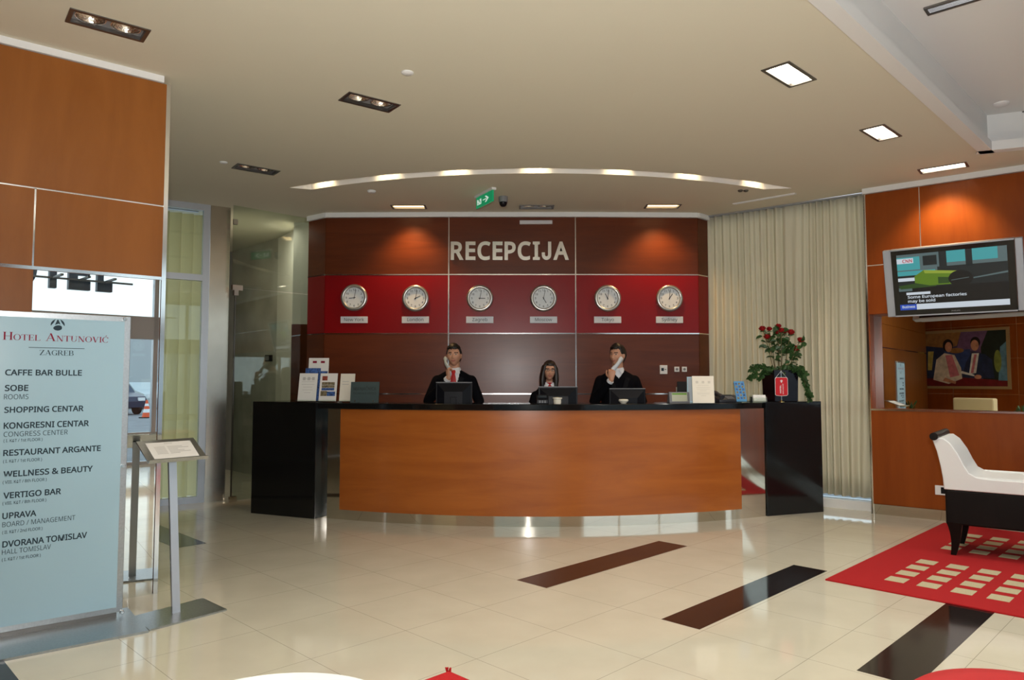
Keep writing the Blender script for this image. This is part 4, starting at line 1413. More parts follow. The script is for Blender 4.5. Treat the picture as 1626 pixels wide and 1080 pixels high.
# ================================================================== THINGS ON THE COUNTER
def on_arc(px, r):
    """Where the upright plane through pixel column px meets the counter's circle of radius r."""
    d = ray(px, 640); a = d.x * d.x + d.y * d.y; b = -2 * (d.x * CC.x + d.y * CC.y); c = CC.x ** 2 + CC.y ** 2 - r * r
    tt = (-b - math.sqrt(b * b - 4 * a * c)) / (2 * a)
    return Vector((d.x * tt, d.y * tt, HT)), math.atan2(d.x * tt - CC.x, CC.y - d.y * tt)


def px_w(n, Y):
    return n / FOC * Y


def lines(m, x0, x1, z0, z1, n, y, frac=.35, mi=0, seed=1):
    rnd = random.Random(seed)
    for k in range(n):
        z_ = z1 - (z1 - z0) * (k + .5) / n
        h_ = (z1 - z0) / n * frac
        c_ = (x0 + x1) / 2; w_ = (x1 - x0) / 2 * rnd.uniform(.5, 1)
        m.bx(c_ - w_, c_ + w_, y - .0006, y, z_ - h_ / 2, z_ + h_ / 2, mi)


# monitors on the lower desk, backs to the hall
MON = [(721, 607, 58, 'black flat monitor, back turned, before the man with the red tie', 0), (886, 614, 62, 'black flat monitor, back turned, before the woman with glasses', 0), (996, 617, 58, 'black flat monitor, back turned, before the man looking aside', 0)]
for px, pyt, wpx, lab, _ in MON:
    p, a = on_arc(px, RF - .52)
    ztop = at_y(px, pyt, p.y).z
    t = thing('monitor', (p.x, p.y, 0.755), a * .3, lab, 'monitor', 'monitors on the reception desk')
    W_ = px_w(wpx, p.y); H_ = .30; zt_ = ztop - .755
    m = MB(); m.bx(-W_ / 2, W_ / 2, -.012, .012, zt_ - H_, zt_); m.build('screen_case', M_BLACK, t, bevel=.004)
    m = MB(); m.bx(-W_ / 2 + .002, W_ / 2 - .002, -.0135, .012, zt_ - .006, zt_ + .002); m.build('top_edge', M_GREY, t)
    m = MB()
    r0 = [(-W_ / 2 + .012, -.012, zt_ - H_ + .012), (W_ / 2 - .012, -.012, zt_ - H_ + .012), (W_ / 2 - .012, -.012, zt_ - .014), (-W_ / 2 + .012, -.012, zt_ - .014)]
    r1 = [(-W_ / 4, -.055, zt_ - H_ * .8), (W_ / 4, -.055, zt_ - H_ * .8), (W_ / 4, -.055, zt_ - H_ * .32), (-W_ / 4, -.055, zt_ - H_ * .32)]
    m.loft([[Vector(v) for v in r0], [Vector(v) for v in r1]]); m.build('rear_shell', M_BLACK, t, bevel=.003)
    m = MB(); m.bx(-.03, .03, -.075, -.055, .01, zt_ - H_ * .5); m.build('stand', M_BLACK, t, bevel=.004)
    m = MB(); m.lathe([(.11, 0), (.11, .008), (.04, .016), (.001, .016)], (0, -.05, 0), 28); m.build('base', M_BLACK, t, smooth=40)
    m = MB(); m.bx(-W_ / 2 + .014, W_ / 2 - .014, .012, .0125, zt_ - H_ + .014, zt_ - .016); m.build('display', M_BLACK, t)

# small bowls on the counter's ledge
for px, lab, hh_ in ((885, 'small white cup with a yellowish top before the woman with glasses', .058), (990, 'flat cream dish before the man looking aside', .04)):
    p, a = on_arc(px, RF - .10)
    t = thing('cup' if px == 885 else 'dish', p, 0, lab, 'cup' if px == 885 else 'dish')
    r_ = .046
    m = MB()
    if px == 885: m.lathe([(r_ * .75, 0), (r_ * .8, .01), (r_ * .82, hh_ * .7), (r_, hh_ * .78), (r_, hh_), (r_ * .86, hh_), (r_ * .7, .012), (.001, .010)], (0, 0, 0), 32, cap=False)
    else: m.lathe([(r_ * .5, 0), (r_ * .62, .006), (r_ * .98, hh_ * .5), (r_ * 1.05, hh_ * .75), (r_ * .9, hh_), (r_ * .8, hh_ * .8), (r_ * .5, .012), (.001, .010)], (0, 0, 0), 32, cap=False)
    m.build('bowl', mat('cream_china', (.80, .74, .62), .3), t, smooth=40)
    m = MB(); m.lathe([(r_ * .84, hh_ * .80), (r_ * .84, hh_ * .97), (r_ * .4, hh_ * 1.03), (.001, hh_ * 1.05)], (0, 0, 0), 32)
    m.build('wax', mat('yellow_wax', (.80, .70, .35) if px == 885 else (.82, .70, .48), .5), t, smooth=60)

# dark card machine left of the first cup
p, a = on_arc(861, RF - .16)
t = thing('card_terminal', p, 0, 'dark card terminal beside the white cup before the woman', 'terminal')
m = MB(); m.loop_prism([(-.055, .06, 0), (-.055, .06, .075), (-.055, -.01, .085), (-.055, -.06, .035), (-.055, -.06, 0)], (.11, 0, 0)); m.build('body', M_BLACK, t, bevel=.005)
m = MB(); m.box((0, -.037, .066), (.08, .002, .03), rot=Matrix.Rotation(R(-45), 3, 'X')); m.build('display', mat('lcd_dark', (.03, .04, .05), .2), t)
m = MB()
for i in range(3):
    for j in range(3):
        m.box((-.025 + .025 * i, -.0625, .026 - .008 * j), (.016, .003, .005))
k_ = m.build('keypad', M_GREY, t); k_['kind'] = 'stuff'

# brochures at the left end
M_IMG1 = mat('photo_print_blue', (.04, .10, .30), .4, noise=.7, nscale=60)
M_IMG2 = mat('photo_print_red', (.28, .05, .03), .4, noise=.6, nscale=60)
M_IMG3 = mat('photo_print_earth', (.20, .16, .09), .4, noise=.7, nscale=60)


def leaflet(px0, px1, pyb, pyt, Y, label, lean=14, paper=M_PAPER, art=(), zb_=HT + .002, name='leaflet', group=None, nl=0, yaw=0.0):
    """A card leaning back in a clear easel; art = (x0, x1, z0, z1, material) as shares of the card."""
    p = at_y((px0 + px1) / 2, pyb, Y)
    t = thing(name, (p.x, Y, zb_), yaw, label, name, group)
    W_ = px_w(px1 - px0, Y); H_ = px_w(pyb - pyt, Y) / math.cos(R(lean))
    rx = Matrix.Rotation(R(-lean), 3, 'X')
    mats = [paper]
    m = MB(); m.box(rx @ Vector((0, .003, H_ / 2 + .012)), (W_, .006, H_), rot=rx); cd_ = m.build('card', paper, t)
    if art or nl:
        m = MB(); mats = [M_INKL]
        for x0, x1, z0, z1_, mm_ in art:
            if mm_ not in mats: mats.append(mm_)
            c_ = Vector((-W_ / 2 + W_ * (x0 + x1) / 2, -.0006, .012 + H_ * (z0 + z1_) / 2))
            m.box(rx @ c_, (W_ * (x1 - x0), .001, H_ * (z1_ - z0)), mats.index(mm_), rot=rx)
        rnd = random.Random(int(px0))
        for k in range(nl):
            f = .80 - .6 * k / max(nl, 1); w_ = rnd.uniform(.3, .7)
            m.box(rx @ Vector((0, -.0006, .012 + H_ * f)), (W_ * w_, .001, H_ * .012), 0, rot=rx)
        m.build('print', mats, cd_)
    # the clear holder it stands in
    m = MB(); m.box(rx @ Vector((0, .009, H_ * .45 + .012)), (W_ + .004, .003, H_ * .9), rot=rx)
    m.bx(-W_ / 2 - .002, W_ / 2 + .002, -.03, H_ * .12, 0, .004); m.box((0, -.03, .012), (W_ + .004, .003, .024))
    m.build('holder', M_GLASS, t)
    return t


leaflet(487, 519, 640, 572, 7.42, 'white leaflet with two small pictures, standing highest behind the front leaflets', 8, art=[(.08, .46, .56, .68, M_IMG2), (.60, .96, .56, .69, M_IMG1), (.2, .4, .88, .93, M_INKR), (.6, .8, .88, .93, M_INKR)])
leaflet(472, 501, 639, 595, 7.32, 'white leaflet with faint grey text, leftmost of the front row', 15, art=[(.2, .34, .75, .86, M_INKL), (.45, .6, .75, .86, M_INKL), (.7, .84, .75, .86, M_INKL)], nl=6)
leaflet(505.5, 533, 639, 595, 7.31, 'leaflet with stacked photographs of the hotel, second in the front row', 15, art=[(.12, .42, .74, .90, M_IMG2), (.12, .86, .58, .68, M_IMG3), (.12, .86, .48, .57, M_IMG3), (.12, .86, .38, .47, M_IMG1), (.08, .45, .18, .36, M_IMG3), (.45, .92, .18, .34, M_IMG1)])
leaflet(538, 561, 639.5, 596, 7.30, 'cream folder with a small red mark, beside the dark glass notice', 15, M_CREAM, art=[(.78, .9, .12, .24, M_INKR), (.84, .9, .30, .62, M_INKL), (.15, .6, .7, .72, M_INKL), (.15, .6, .6, .62, M_INKL)])
q = at_y(512, 597, 7.38)
leaflet(482, 506, 640, 588, 7.365, 'blue leaflet peeping out behind the white leaflets', 10, M_IMG1, name='leaflet')

# dark glass notice
q0, q1 = at_y(556, 640, 7.22), at_y(601, 641, 7.16)
a = math.atan2(q1.y - q0.y, q1.x - q0.x)
t = thing('counter_notice', (q0.x, q0.y, HT + .001), a, 'smoked glass exchange office notice standing on the left of the counter', 'sign')
W_ = (q1 - q0).length; H_ = px_w(33, 7.2)
rx = Matrix.Rotation(R(-6), 3, 'X')
m = MB(); m.box(rx @ Vector((W_ / 2, 0, H_ / 2)), (W_, .008, H_), rot=rx); m.build('panel', mat('slate_glass', (.075, .105, .105), .1, spec=.6), t)
m = MB(); M4 = rx.to_4x4()
text(m, 'MJENJA\u010cNICA', W_ * .10, H_ * .60, H_ * .15, width=W_ * .80, y=-.0042, bold=.01, deep=.0008, M=M4)
text(m, 'EXCHANGE OFFICE', W_ * .10, H_ * .40, H_ * .10, width=W_ * .80, y=-.0042, bold=.0, deep=.0008, M=M4)
m.build('lettering', mat('etched_dark', (.025, .035, .035), .6), t)
m = MB()
for x_ in (.18, .82):
    m.lathe([(.006, .004), (.006, .010), (.001, .010)], (W_ * x_, 0, H_ * .08), 16, axis=axm)
m.build('stud', M_CHROME, t)
m = MB(); m.bx(W_ * .3, W_ * .7, .0, .06, 0, .006); m.build('foot', M_STEEL, t)

# right end of the counter
p, a = on_arc(1078, RF - .22)
t = thing('price_display', p, 0.10, 'grey tilted desk display with a pale green screen on the counter', 'display')
W_ = px_w(33, p.y); H_ = .105
m = MB(); m.loop_prism([(-W_ / 2, -.03, 0), (-W_ / 2, -.015, H_), (-W_ / 2, .01, H_), (-W_ / 2, .06, 0)], (W_, 0, 0)); m.build('case', M_GREY, t, bevel=.003)
rx = Matrix.Rotation(R(-8.1), 3, 'X')
m = MB(); m.box(rx @ Vector((0, -.0305, .052)), (W_ * .76, .001, H_ * .80), rot=rx); m.build('screen', mat('lcd_pale', (.55, .56, .42), .3), t)
m = MB(); m.box(rx @ Vector((0, -.0315, .083)), (W_ * .72, .001, H_ * .14), rot=rx); m.build('screen_header', mat('lcd_green', (.16, .36, .05), .3), t)

p, a = on_arc(1091, RF - .34)
t = thing('picture_frame', (p.x, p.y, HT), 0.1, 'pale blue edged notice frame half hidden behind the large white card', 'frame')
Wf, Hf = px_w(30, p.y), px_w(40, p.y)
m = MB()
for x0, x1, z0, z1_ in ((0, .012, 0, Hf), (Wf - .012, Wf, 0, Hf), (.012, Wf - .012, 0, .012), (.012, Wf - .012, Hf - .012, Hf)):
    m.bx(x0, x1, -.006, .006, z0, z1_)
m.build('frame', mat('pale_blue_plastic', (.42, .58, .66), .4), t)
m = MB(); m.bx(.012, Wf - .012, -.002, .004, .012, Hf - .012); m.build('sheet', mat('blue_grey_paper', (.42, .46, .50), .7), t)
m = MB(); m.bx(Wf * .3, Wf * .7, .006, .10, 0, .008); m.build('foot', M_GREY, t)

p, a = on_arc(1083, RF - .55)
t = thing('file_holder', (p.x, p.y, .755), 0.1, 'black upright file holder behind the pale blue frame', 'file holder')
zt_ = at_y(1083, 606, p.y).z - .755
m = MB(); m.bx(-.055, .055, -.02, -.01, 0, zt_); m.bx(-.055, .055, .12, .13, 0, zt_ * .8); m.bx(-.055, .055, -.01, .12, 0, .01); m.bx(-.055, -.047, -.01, .12, .01, zt_ * .8); m.bx(.047, .055, -.01, .12, .01, zt_ * .8)
m.build('box', M_BLACKM, t)
m = MB(); m.bx(-.03, .03, 0, .10, .012, zt_ * .9); m.build('file', M_PAPER, t)

Yc = 7.02
q0, q1 = at_y(1100, 639, Yc), at_y(1135, 639, Yc)
t = thing('counter_card', ((q0.x + q1.x) / 2, Yc, HT), .06, 'large cream information card standing on the right of the counter', 'card')
Wc, Hc = q1.x - q0.x, px_w(43, Yc)
rx = Matrix.Rotation(R(-5), 3, 'X')
m = MB(); m.box(rx @ Vector((0, 0, Hc / 2 + .002)), (Wc, .004, Hc), rot=rx); cd_ = m.build('card', M_CREAM, t)
m = MB()
for k in (-1, 0, 1):
    m.box(rx @ Vector((k * Wc * .28, -.0023, Hc * .78)), (Wc * .12, .0006, Hc * .09), rot=rx)
for k, (w_, z_) in enumerate(((.5, .66), (.66, .58), (.6, .52), (.3, .46), (.62, .38), (.55, .34), (.25, .28))):
    m.box(rx @ Vector((0, -.0023, Hc * z_)), (Wc * w_, .0006, Hc * .012), rot=rx)
m.build('print', mat('faint_print', (.66, .61, .52), .8), cd_)
m = MB(); m.box(rx @ Vector((0, .004, Hc * .5)), (Wc + .006, .003, Hc * 1.0), rot=rx); m.bx(-Wc / 2, Wc / 2, -.03, .06, 0, .004); m.build('holder', M_GLASS, t)

# telephone set
p, a = on_arc(1158, RF - .22)
t = thing('telephone', p, .15, 'dark grey desk telephone lying near the counter right end', 'telephone')
m = MB(); m.loop_prism([(-.14, -.08, 0), (-.14, -.08, .025), (-.14, .09, .075), (-.14, .09, 0)], (.24, 0, 0)); m.build('body', mat('charcoal_plastic', (.05, .05, .06), .4), t, bevel=.006)
m = MB(); m.tube([(-.115, -.09, .05), (-.115, -.065, .062), (-.112, 0, .078), (-.112, .065, .092), (-.115, .09, .092)], [.024, .022, .015, .022, .024], 14); m.build('handset', MATS['charcoal_plastic'], t, smooth=50)
rx = Matrix.Rotation(R(16.4), 3, 'X')
m = MB()
for i in range(4):
    for j in range(3):
        m.box((-.03 + .026 * j, -.055 + .022 * i, .036 + .0065 * i), (.017, .012, .006), rot=rx)
kk = m.build('keypad', M_GREY, t); kk['kind'] = 'stuff'
m = MB(); m.box((.0, .06, .070), (.11, .03, .004), rot=rx); m.build('display', MATS['lcd_dark'], t)

# blue desk calendar, card box
Yk = 7.18
leaflet(1170, 1187, 637, 605, Yk, 'narrow blue printed card leaning on the counter left of the black vase', 20, mat('blue_card', (.07, .27, .52), .5), art=[(.1 + .3 * i, .3 + .3 * i, .12 + .14 * j, .22 + .14 * j, M_IMG1 if (i + j) % 2 else M_IMG3) for i in range(3) for j in range(6)], name='card', yaw=.1)
p = at_y(1204, 637, 7.2)
t = thing('card_box', (p.x, 7.2, HT), .05, 'clear box of white visiting cards beside the black vase', 'card box')
m = MB()
for x0, x1, y0, y1, z0, z1_ in ((-.075, .075, -.04, -.037, 0, .05), (-.075, .075, .037, .04, 0, .075), (-.075, -.072, -.037, .037, 0, .06), (.072, .075, -.037, .037, 0, .06), (-.072, .072, -.037, .037, 0, .003)):
    m.bx(x0, x1, y0, y1, z0, z1_)
m.build('box', M_GLASS, t)
m = MB(); rx = Matrix.Rotation(R(-22), 3, 'X'); m.box((0.01, .0, .042), (.125, .026, .066), rot=rx); m.build('cards', M_PAPER, t)
m = MB(); lines(m, -.035, .055, .028, .066, 4, 0, .3)
bmesh.ops.transform(m.bm, matrix=Matrix.Translation((0.0, -.0145, .0)) @ Matrix.Translation((0, 0, .042)) @ rx.to_4x4() @ Matrix.Translation((0, 0, -.042)), verts=m.bm.verts)
m.build('print', M_INKL, t)

# table flag
p = at_y(1241, 637, 7.30); p.z = HT + .004
FH = px_w(50, 7.30)
t = thing('table_flag', (p.x, 7.30, HT + .004), R(2), 'small red hotel pennant on a brass footed stand before the black vase', 'flag')
m = MB(); m.lathe([(.028, 0), (.028, .004), (.014, .010), (.006, .016), (.005, .022), (.001, .022)], (0, 0, 0), 24); m.build('base', M_GOLD, t, smooth=40)
m = MB(); m.cyl((0, 0, .018), (0, 0, FH), .0028, seg=10); m.ell((0, 0, FH), (.005, .005, .007), 10); m.build('pole', M_CHROME, t, smooth=40)
fw, f0, f1 = px_w(20, 7.3) / 2, px_w(10, 7.3), px_w(39, 7.3)
m = MB(); m.tube([(-fw, -.005, f1 - .01), (0, -.003, FH - .006), (fw, -.005, f1 - .01)], .0015, 6); m.build('cord', M_WHITE, t)
out = [(-fw, f0 + .012), (-fw + .012, f0 + .002), (0, f0 - .002), (fw - .012, f0 + .002), (fw, f0 + .012), (fw, f1 - .016), (fw - .012, f1), (-fw + .012, f1), (-fw, f1 - .016)]
m = MB(); m.loop_prism([(a_, -.004, b_) for a_, b_ in out], (0, -.002, 0)); bn = m.build('pennant', mat('pennant_red', (.52, .008, .018), .6), t)
m = MB(); pts = [Vector((a_, -.005, b_)) for a_, b_ in out + out[:1]]; m.tube(pts, .0022, 6); m.build('white_edging', M_WHITE, bn)
m = MB(); rz = Matrix.Rotation(R(-90), 4, 'Y')
hgt = f1 - f0
text(m, 'HOTEL', f0 + hgt * .14, .004, .013, width=hgt * .44, y=-.0062, bold=.025, deep=.0008, M=rz @ Matrix.Translation((0, 0, 0)))
text(m, 'ANTUNOVI\u0106', f0 + hgt * .08, -.020, .009, width=hgt * .58, y=-.0062, bold=.015, deep=.0008, M=rz)
for sgn in (-1, 1):
    for i in range(8):
        a0_, a1_ = R(-30 + 14 * i), R(-30 + 14 * (i + 1))
        m.loop_prism([(sgn * .012 * math.cos(a0_), -.0062, f0 + hgt * .80 + .012 * math.sin(a0_)), (sgn * .012 * math.cos(a1_), -.0062, f0 + hgt * .80 + .012 * math.sin(a1_)), (sgn * .008 * math.cos(a1_), -.0062, f0 + hgt * .80 + .008 * math.sin(a1_)), (sgn * .008 * math.cos(a0_), -.0062, f0 + hgt * .80 + .008 * math.sin(a0_))], (0, -.0008, 0))
m.loop_prism([(-.003, -.0062, f0 + hgt * .84), (.003, -.0062, f0 + hgt * .84), (.006, -.0062, f0 + hgt * .72), (-.006, -.0062, f0 + hgt * .72)], (0, -.0008, 0))
m.build('lettering', M_WHITE, bn)

# ---- black vase with roses and ivy
VY = 7.66
q0, q1 = at_y(1217, 637, VY), at_y(1261, 637, VY)
VC = Vector(((q0.x + q1.x) / 2, VY, HT + .004)); VW = (q1.x - q0.x) / 2; VH = px_w(49, VY)
t = thing('vase', VC, R(8), 'glossy black square vase on the right granite block', 'vase')
w2 = VW * .93
m = MB()
sqr = lambda w, z: [Vector((a * w, b * w, z)) for a, b in ((-1, -1), (1, -1), (1, 1), (-1, 1))]
m.loft([sqr(w2 * .94, 0), sqr(w2, VH), sqr(w2 - .01, VH), sqr(w2 * .94 - .012, .02)]); m.build('body', M_VASE, t, bevel=.004)
m = MB(); m.bx(-w2 * .9, w2 * .9, -w2 * .9, w2 * .9, VH * .75, VH * .86); m.build('soil', mat('potting_soil', (.03, .02, .012), .9, noise=.4, nscale=50), t)


def leaf(m, base, d, ln, wd, up=None, mi=0, fold=.25):
    d = Vector(d).normalized(); up = Vector(up) if up is not None else Vector((random.uniform(-.5, .5), random.uniform(-1, -.2), random.uniform(.2, 1)))
    sd_ = d.cross(up)
    if sd_.length < .01: sd_ = d.orthogonal()
    sd_.normalize(); nm = sd_.cross(d).normalized()
    P = lambda u, v, h=0: Vector(base) + d * (u * ln) + sd_ * (v * wd) + nm * (h * wd)
    mid = [P(0, 0), P(.3, 0, -.05), P(.65, 0, -.05), P(1, 0, -.15)]
    lft = [P(.12, -.3, fold), P(.4, -.5, fold), P(.75, -.33, fold)]
    rgt = [P(.12, .3, fold), P(.4, .5, fold), P(.75, .33, fold)]
    V = [m.bm.verts.new(p) for p in mid]; Lv = [m.bm.verts.new(p) for p in lft]; Rv = [m.bm.verts.new(p) for p in rgt]
    for q in ((V[0], V[1], Lv[1], Lv[0]), (V[1], V[2], Lv[2], Lv[1]), (V[2], V[3], Lv[2]), (V[0], Rv[0], Rv[1], V[1]), (V[1], Rv[1], Rv[2], V[2]), (V[2], Rv[2], V[3])):
        m.bm.faces.new(q).material_index = mi


def bloom(m, c, r, ax):
    ax = Vector(ax).normalized(); q = ax.to_track_quat('Z', 'Y').to_matrix()
    for ring, (n, rr, h0, h1, op) in enumerate(((3, .35, -.2, .95, .15), (4, .62, -.55, .85, .30), (5, .85, -.8, .65, .5), (5, 1.0, -.85, .30, .75))):
        for k in range(n):
            a = 2 * math.pi * k / n + ring * .6
            da = 2 * math.pi / n * .72
            g = []
            for i in range(5):
                row = []
                for j in range(5):
                    u = a + da * (i / 4 - .5) * 1.25; v = j / 4
                    rad = r * (rr * (.25 + .75 * math.sin(min(1, v * 1.25) * math.pi / 2)) + op * .35 * v ** 3)
                    hz = r * (h0 + (h1 - h0) * v - .18 * (i / 2 - 1) ** 2 * v)
                    row.append(m.bm.verts.new(Vector(c) + q @ Vector((rad * math.cos(u), rad * math.sin(u), hz))))
                g.append(row)
            for i in range(4):
                for j in range(4):
                    m.bm.faces.new((g[i][j], g[i + 1][j], g[i + 1][j + 1], g[i][j + 1]))


ROSES = [(1210.5, 522, 'upper left', 1.0), (1221.5, 522.5, 'second from the left', .85), (1218, 535, 'lower left cluster', 1.0), (1236, 518, 'topmost', .9), (1234.5, 527.5, 'below the topmost', .9), (1240.5, 524.5, 'middle', .9), (1246, 526.5, 'right of the middle cluster', .8), (1256, 527.5, 'broad, right of the cluster', 1.1), (1271, 540, 'far right', 1.0), (1263.5, 553.5, 'lowest right, among leaves', 1.1)]
RL_ = ['red rose bloom at the upper left tip of the bouquet', 'red rose bloom second from the left along the top', 'red rose bloom hanging below the two left ones', 'topmost red rose bloom of the bouquet', 'red rose bloom directly below the topmost one', 'red rose bloom at the centre of the top cluster', 'small red rose bloom on the right side of the top cluster', 'broad red rose bloom standing right of the top cluster', 'red rose bloom farthest right on a bare stem', 'lowest red rose bloom set among leaves on the right']
random.seed(11)
for (px, py, _, sc), lab in zip(ROSES, RL_):
    Yr = VY + random.uniform(-.08, .08)
    c = at_y(px, py, Yr)
    b0 = Vector((VC.x + (c.x - VC.x) * .30, VY + (Yr - VY) * .4, HT + VH * .80))
    t = thing('rose', b0, 0, lab, 'flower', 'roses in the black vase')
    ctl = Vector((VC.x + (c.x - VC.x) * .62, Yr, (b0.z + c.z) / 2 + .06))
    cv = [b0 * (1 - u) ** 2 + ctl * (2 * u * (1 - u)) + c * u * u for u in [i / 9 for i in range(10)]]
    m = MB(); m.tube([v - b0 for v in cv[:-1]] + [cv[-1] - b0 - (cv[-1] - cv[-2]).normalized() * .012], .0038, 7); m.build('stem', M_STEM, t, smooth=60)
    m = MB(); bloom(m, c - b0, .030 * sc, cv[-1] - cv[-2] + Vector((0, -.02, .02))); m.build('bloom', M_ROSE, t, smooth=60, recalc=False)
    m = MB()
    for k in range(10):
        u = random.uniform(.35, .93); i = int(u * 9); q = cv[i].lerp(cv[i + 1], u * 9 - i) - b0
        dd = Vector((random.uniform(-1, 1), random.uniform(-.9, .5), random.uniform(-.35, .6)))
        q2 = q + dd.normalized() * random.uniform(.01, .05)
        leaf(m, q2, dd, random.uniform(.055, .085), random.uniform(.038, .058))
    for k in range(5):
        dd = Vector((math.cos(k * 1.256), math.sin(k * 1.256), -.4)); leaf(m, c - b0 - (cv[-1] - cv[-2]).normalized() * .022, dd, .03, .012)
    m.build('leaves', M_LEAF, t, smooth=60, recalc=False)

random.seed(5)
t = thing('ivy', (VC.x, VC.y, HT + VH * .86), 0, 'trailing green ivy spilling over both sides of the black vase', 'ivy')
vt = Vector((VC.x, VC.y, HT + VH * .86))
TR = [[(1225, 588), (1212, 582), (1203, 582), (1198, 588), (1197, 598)], [(1224, 588), (1214, 588), (1210, 594), (1207, 601)], [(1220, 586), (1206, 580), (1195, 582), (1191, 586)], [(1255, 582), (1266, 586), (1274, 594), (1279, 608), (1283, 622), (1284, 634)], [(1256, 584), (1270, 588), (1276, 600), (1280, 616), (1286, 628)], [(1250, 580), (1262, 580), (1272, 585), (1281, 592)], [(1200, 598), (1193, 596), (1189, 601)]]
m_st, m_lf = MB(), MB()
for k, tr_ in enumerate(TR):
    pts = [at_y(x, y, VY - .10 - .02 * (k % 3) - (.03 if k in (0, 6, 3, 4) else 0)) - vt for x, y in tr_]
    fine = []
    for a, b in zip(pts, pts[1:]):
        for u in range(5): fine.append(a.lerp(b, u / 5))
    fine.append(pts[-1])
    m_st.tube(fine, .0025, 5)
    for q in fine[1:]:
        for _ in range(2 if k not in (3, 4) else 3):
            dd = Vector((random.uniform(-1, 1), random.uniform(-.7, .1), random.uniform(-1, .35)))
            leaf(m_lf, q + dd * .006, dd, random.uniform(.028, .045), random.uniform(.026, .040), up=(random.uniform(-.4, .4), -1, random.uniform(0, .5)))
for k in range(110):
    q = Vector((random.uniform(-VW * 1.15, VW * 1.15), random.uniform(-VW, VW * .6), random.uniform(-.015, .075)))
    dd = Vector((q.x * 3 + random.uniform(-.5, .5), random.uniform(-1, .4), random.uniform(-.2, .8)))
    leaf(m_lf, q, dd, random.uniform(.04, .07), random.uniform(.03, .045))
m_st.build('stem', M_STEM, t, smooth=60); o = m_lf.build('foliage', M_LEAF, t, smooth=60, recalc=False)

# ================================================================== PEOPLE
def remesh(mb, voxel, smooth_it=4):
    """Fuse overlapping solids into one continuous skin."""
    bmesh.ops.recalc_face_normals(mb.bm, faces=mb.bm.faces)
    me = bpy.data.meshes.new('tmp'); mb.bm.to_mesh(me); mb.bm.free()
    o = obj('tmp', me)
    r = o.modifiers.new('r', 'REMESH'); r.mode = 'VOXEL'; r.voxel_size = voxel; r.use_smooth_shade = True
    s = o.modifiers.new('s', 'SMOOTH'); s.iterations = smooth_it; s.factor = .5
    dg = bpy.context.evaluated_depsgraph_get()
    out = bpy.data.meshes.new_from_object(o.evaluated_get(dg))
    bpy.data.objects.remove(o); bpy.data.meshes.remove(me)
    return out


def ring(c, rx, ry, n=28, p=2.3):
    c = Vector(c); out = []
    for k in range(n):
        a = 2 * math.pi * k / n
        ca, sa = math.cos(a), math.sin(a)
        out.append(c + Vector((rx * math.copysign(abs(ca) ** (2 / p), ca), ry * math.copysign(abs(sa) ** (2 / p), sa), 0)))
    return out


def head_bm(m, M, female=False, smile=.5):
    """Head centred on the skull, facing -y, 0.235 m tall; M places it."""
    t = bmesh.new()
    bmesh.ops.create_icosphere(t, subdivisions=5, radius=1)
    g = lambda v, c, s: math.exp(-sum(((v[i] - c[i]) / s[i]) ** 2 for i in range(3) if s[i]))
    for v in t.verts:
        x, y, z = v.co.x * .076, v.co.y * .098, v.co.z * .118
        if z < 0:
            f = (-z / .118)
            x *= 1 - .34 * f ** 1.4 * (1.0 if not female else 1.12)
            if y > 0: y *= 1 - .42 * f
            else: y = y * (1 + .10 * f) - .012 * f
        if z > .02 and y > 0: y *= 1.06
        if y < 0:
            y *= 1 - .10 * math.exp(-(x / .05) ** 2)          # flatter face
            y -= .007 * g((x, 0, z), (0, 0, .030), (.045, 0, .013))          # brow
            for s in (-1, 1):
                y += .011 * g((x, 0, z), (s * .031, 0, .008), (.017, 0, .012))      # sockets
                y -= .006 * g((x, 0, z), (s * .031, 0, .006), (.011, 0, .007))      # lids over the eyeball
                y -= .006 * g((x, 0, z), (s * .042, 0, -.024), (.020, 0, .018))     # cheeks
                y -= .008 * g((x, 0, z), (s * .010, 0, -.036), (.007, 0, .006))     # nostril wings
            ridge = .020 * g((x, 0, z), (0, 0, -.030), (.010, 0, .014)) + .010 * g((x, 0, z), (0, 0, -.008), (.008, 0, .018))
            y -= ridge
            y -= .007 * g((x, 0, z), (0, 0, -.058), (.024, 0, .006)) + .007 * g((x, 0, z), (0, 0, -.071), (.020, 0, .006))  # lips
            y += .004 * g((x, 0, z), (0, 0, -.0645), (.026, 0, .003))
            y -= .010 * g((x, 0, z), (0, 0, -.096), (.022, 0, .014))         # chin
        v.co = M @ Vector((x, y, z))
    vm = {v: m.bm.verts.new(v.co) for v in t.verts}
    for f in t.faces: m.bm.faces.new([vm[v] for v in f.verts])
    t.free()
    r3 = M.to_3x3()
    for s in (-1, 1):                                            # ears
        m.ell(M @ Vector((s * .075, .012, -.006)), (.010, .019, .031), 16, rot=r3 @ Matrix.Rotation(s * R(18), 3, 'Z'))
        m.ell(M @ Vector((s * .072, .008, -.028)), (.008, .011, .012), 12, rot=r3)


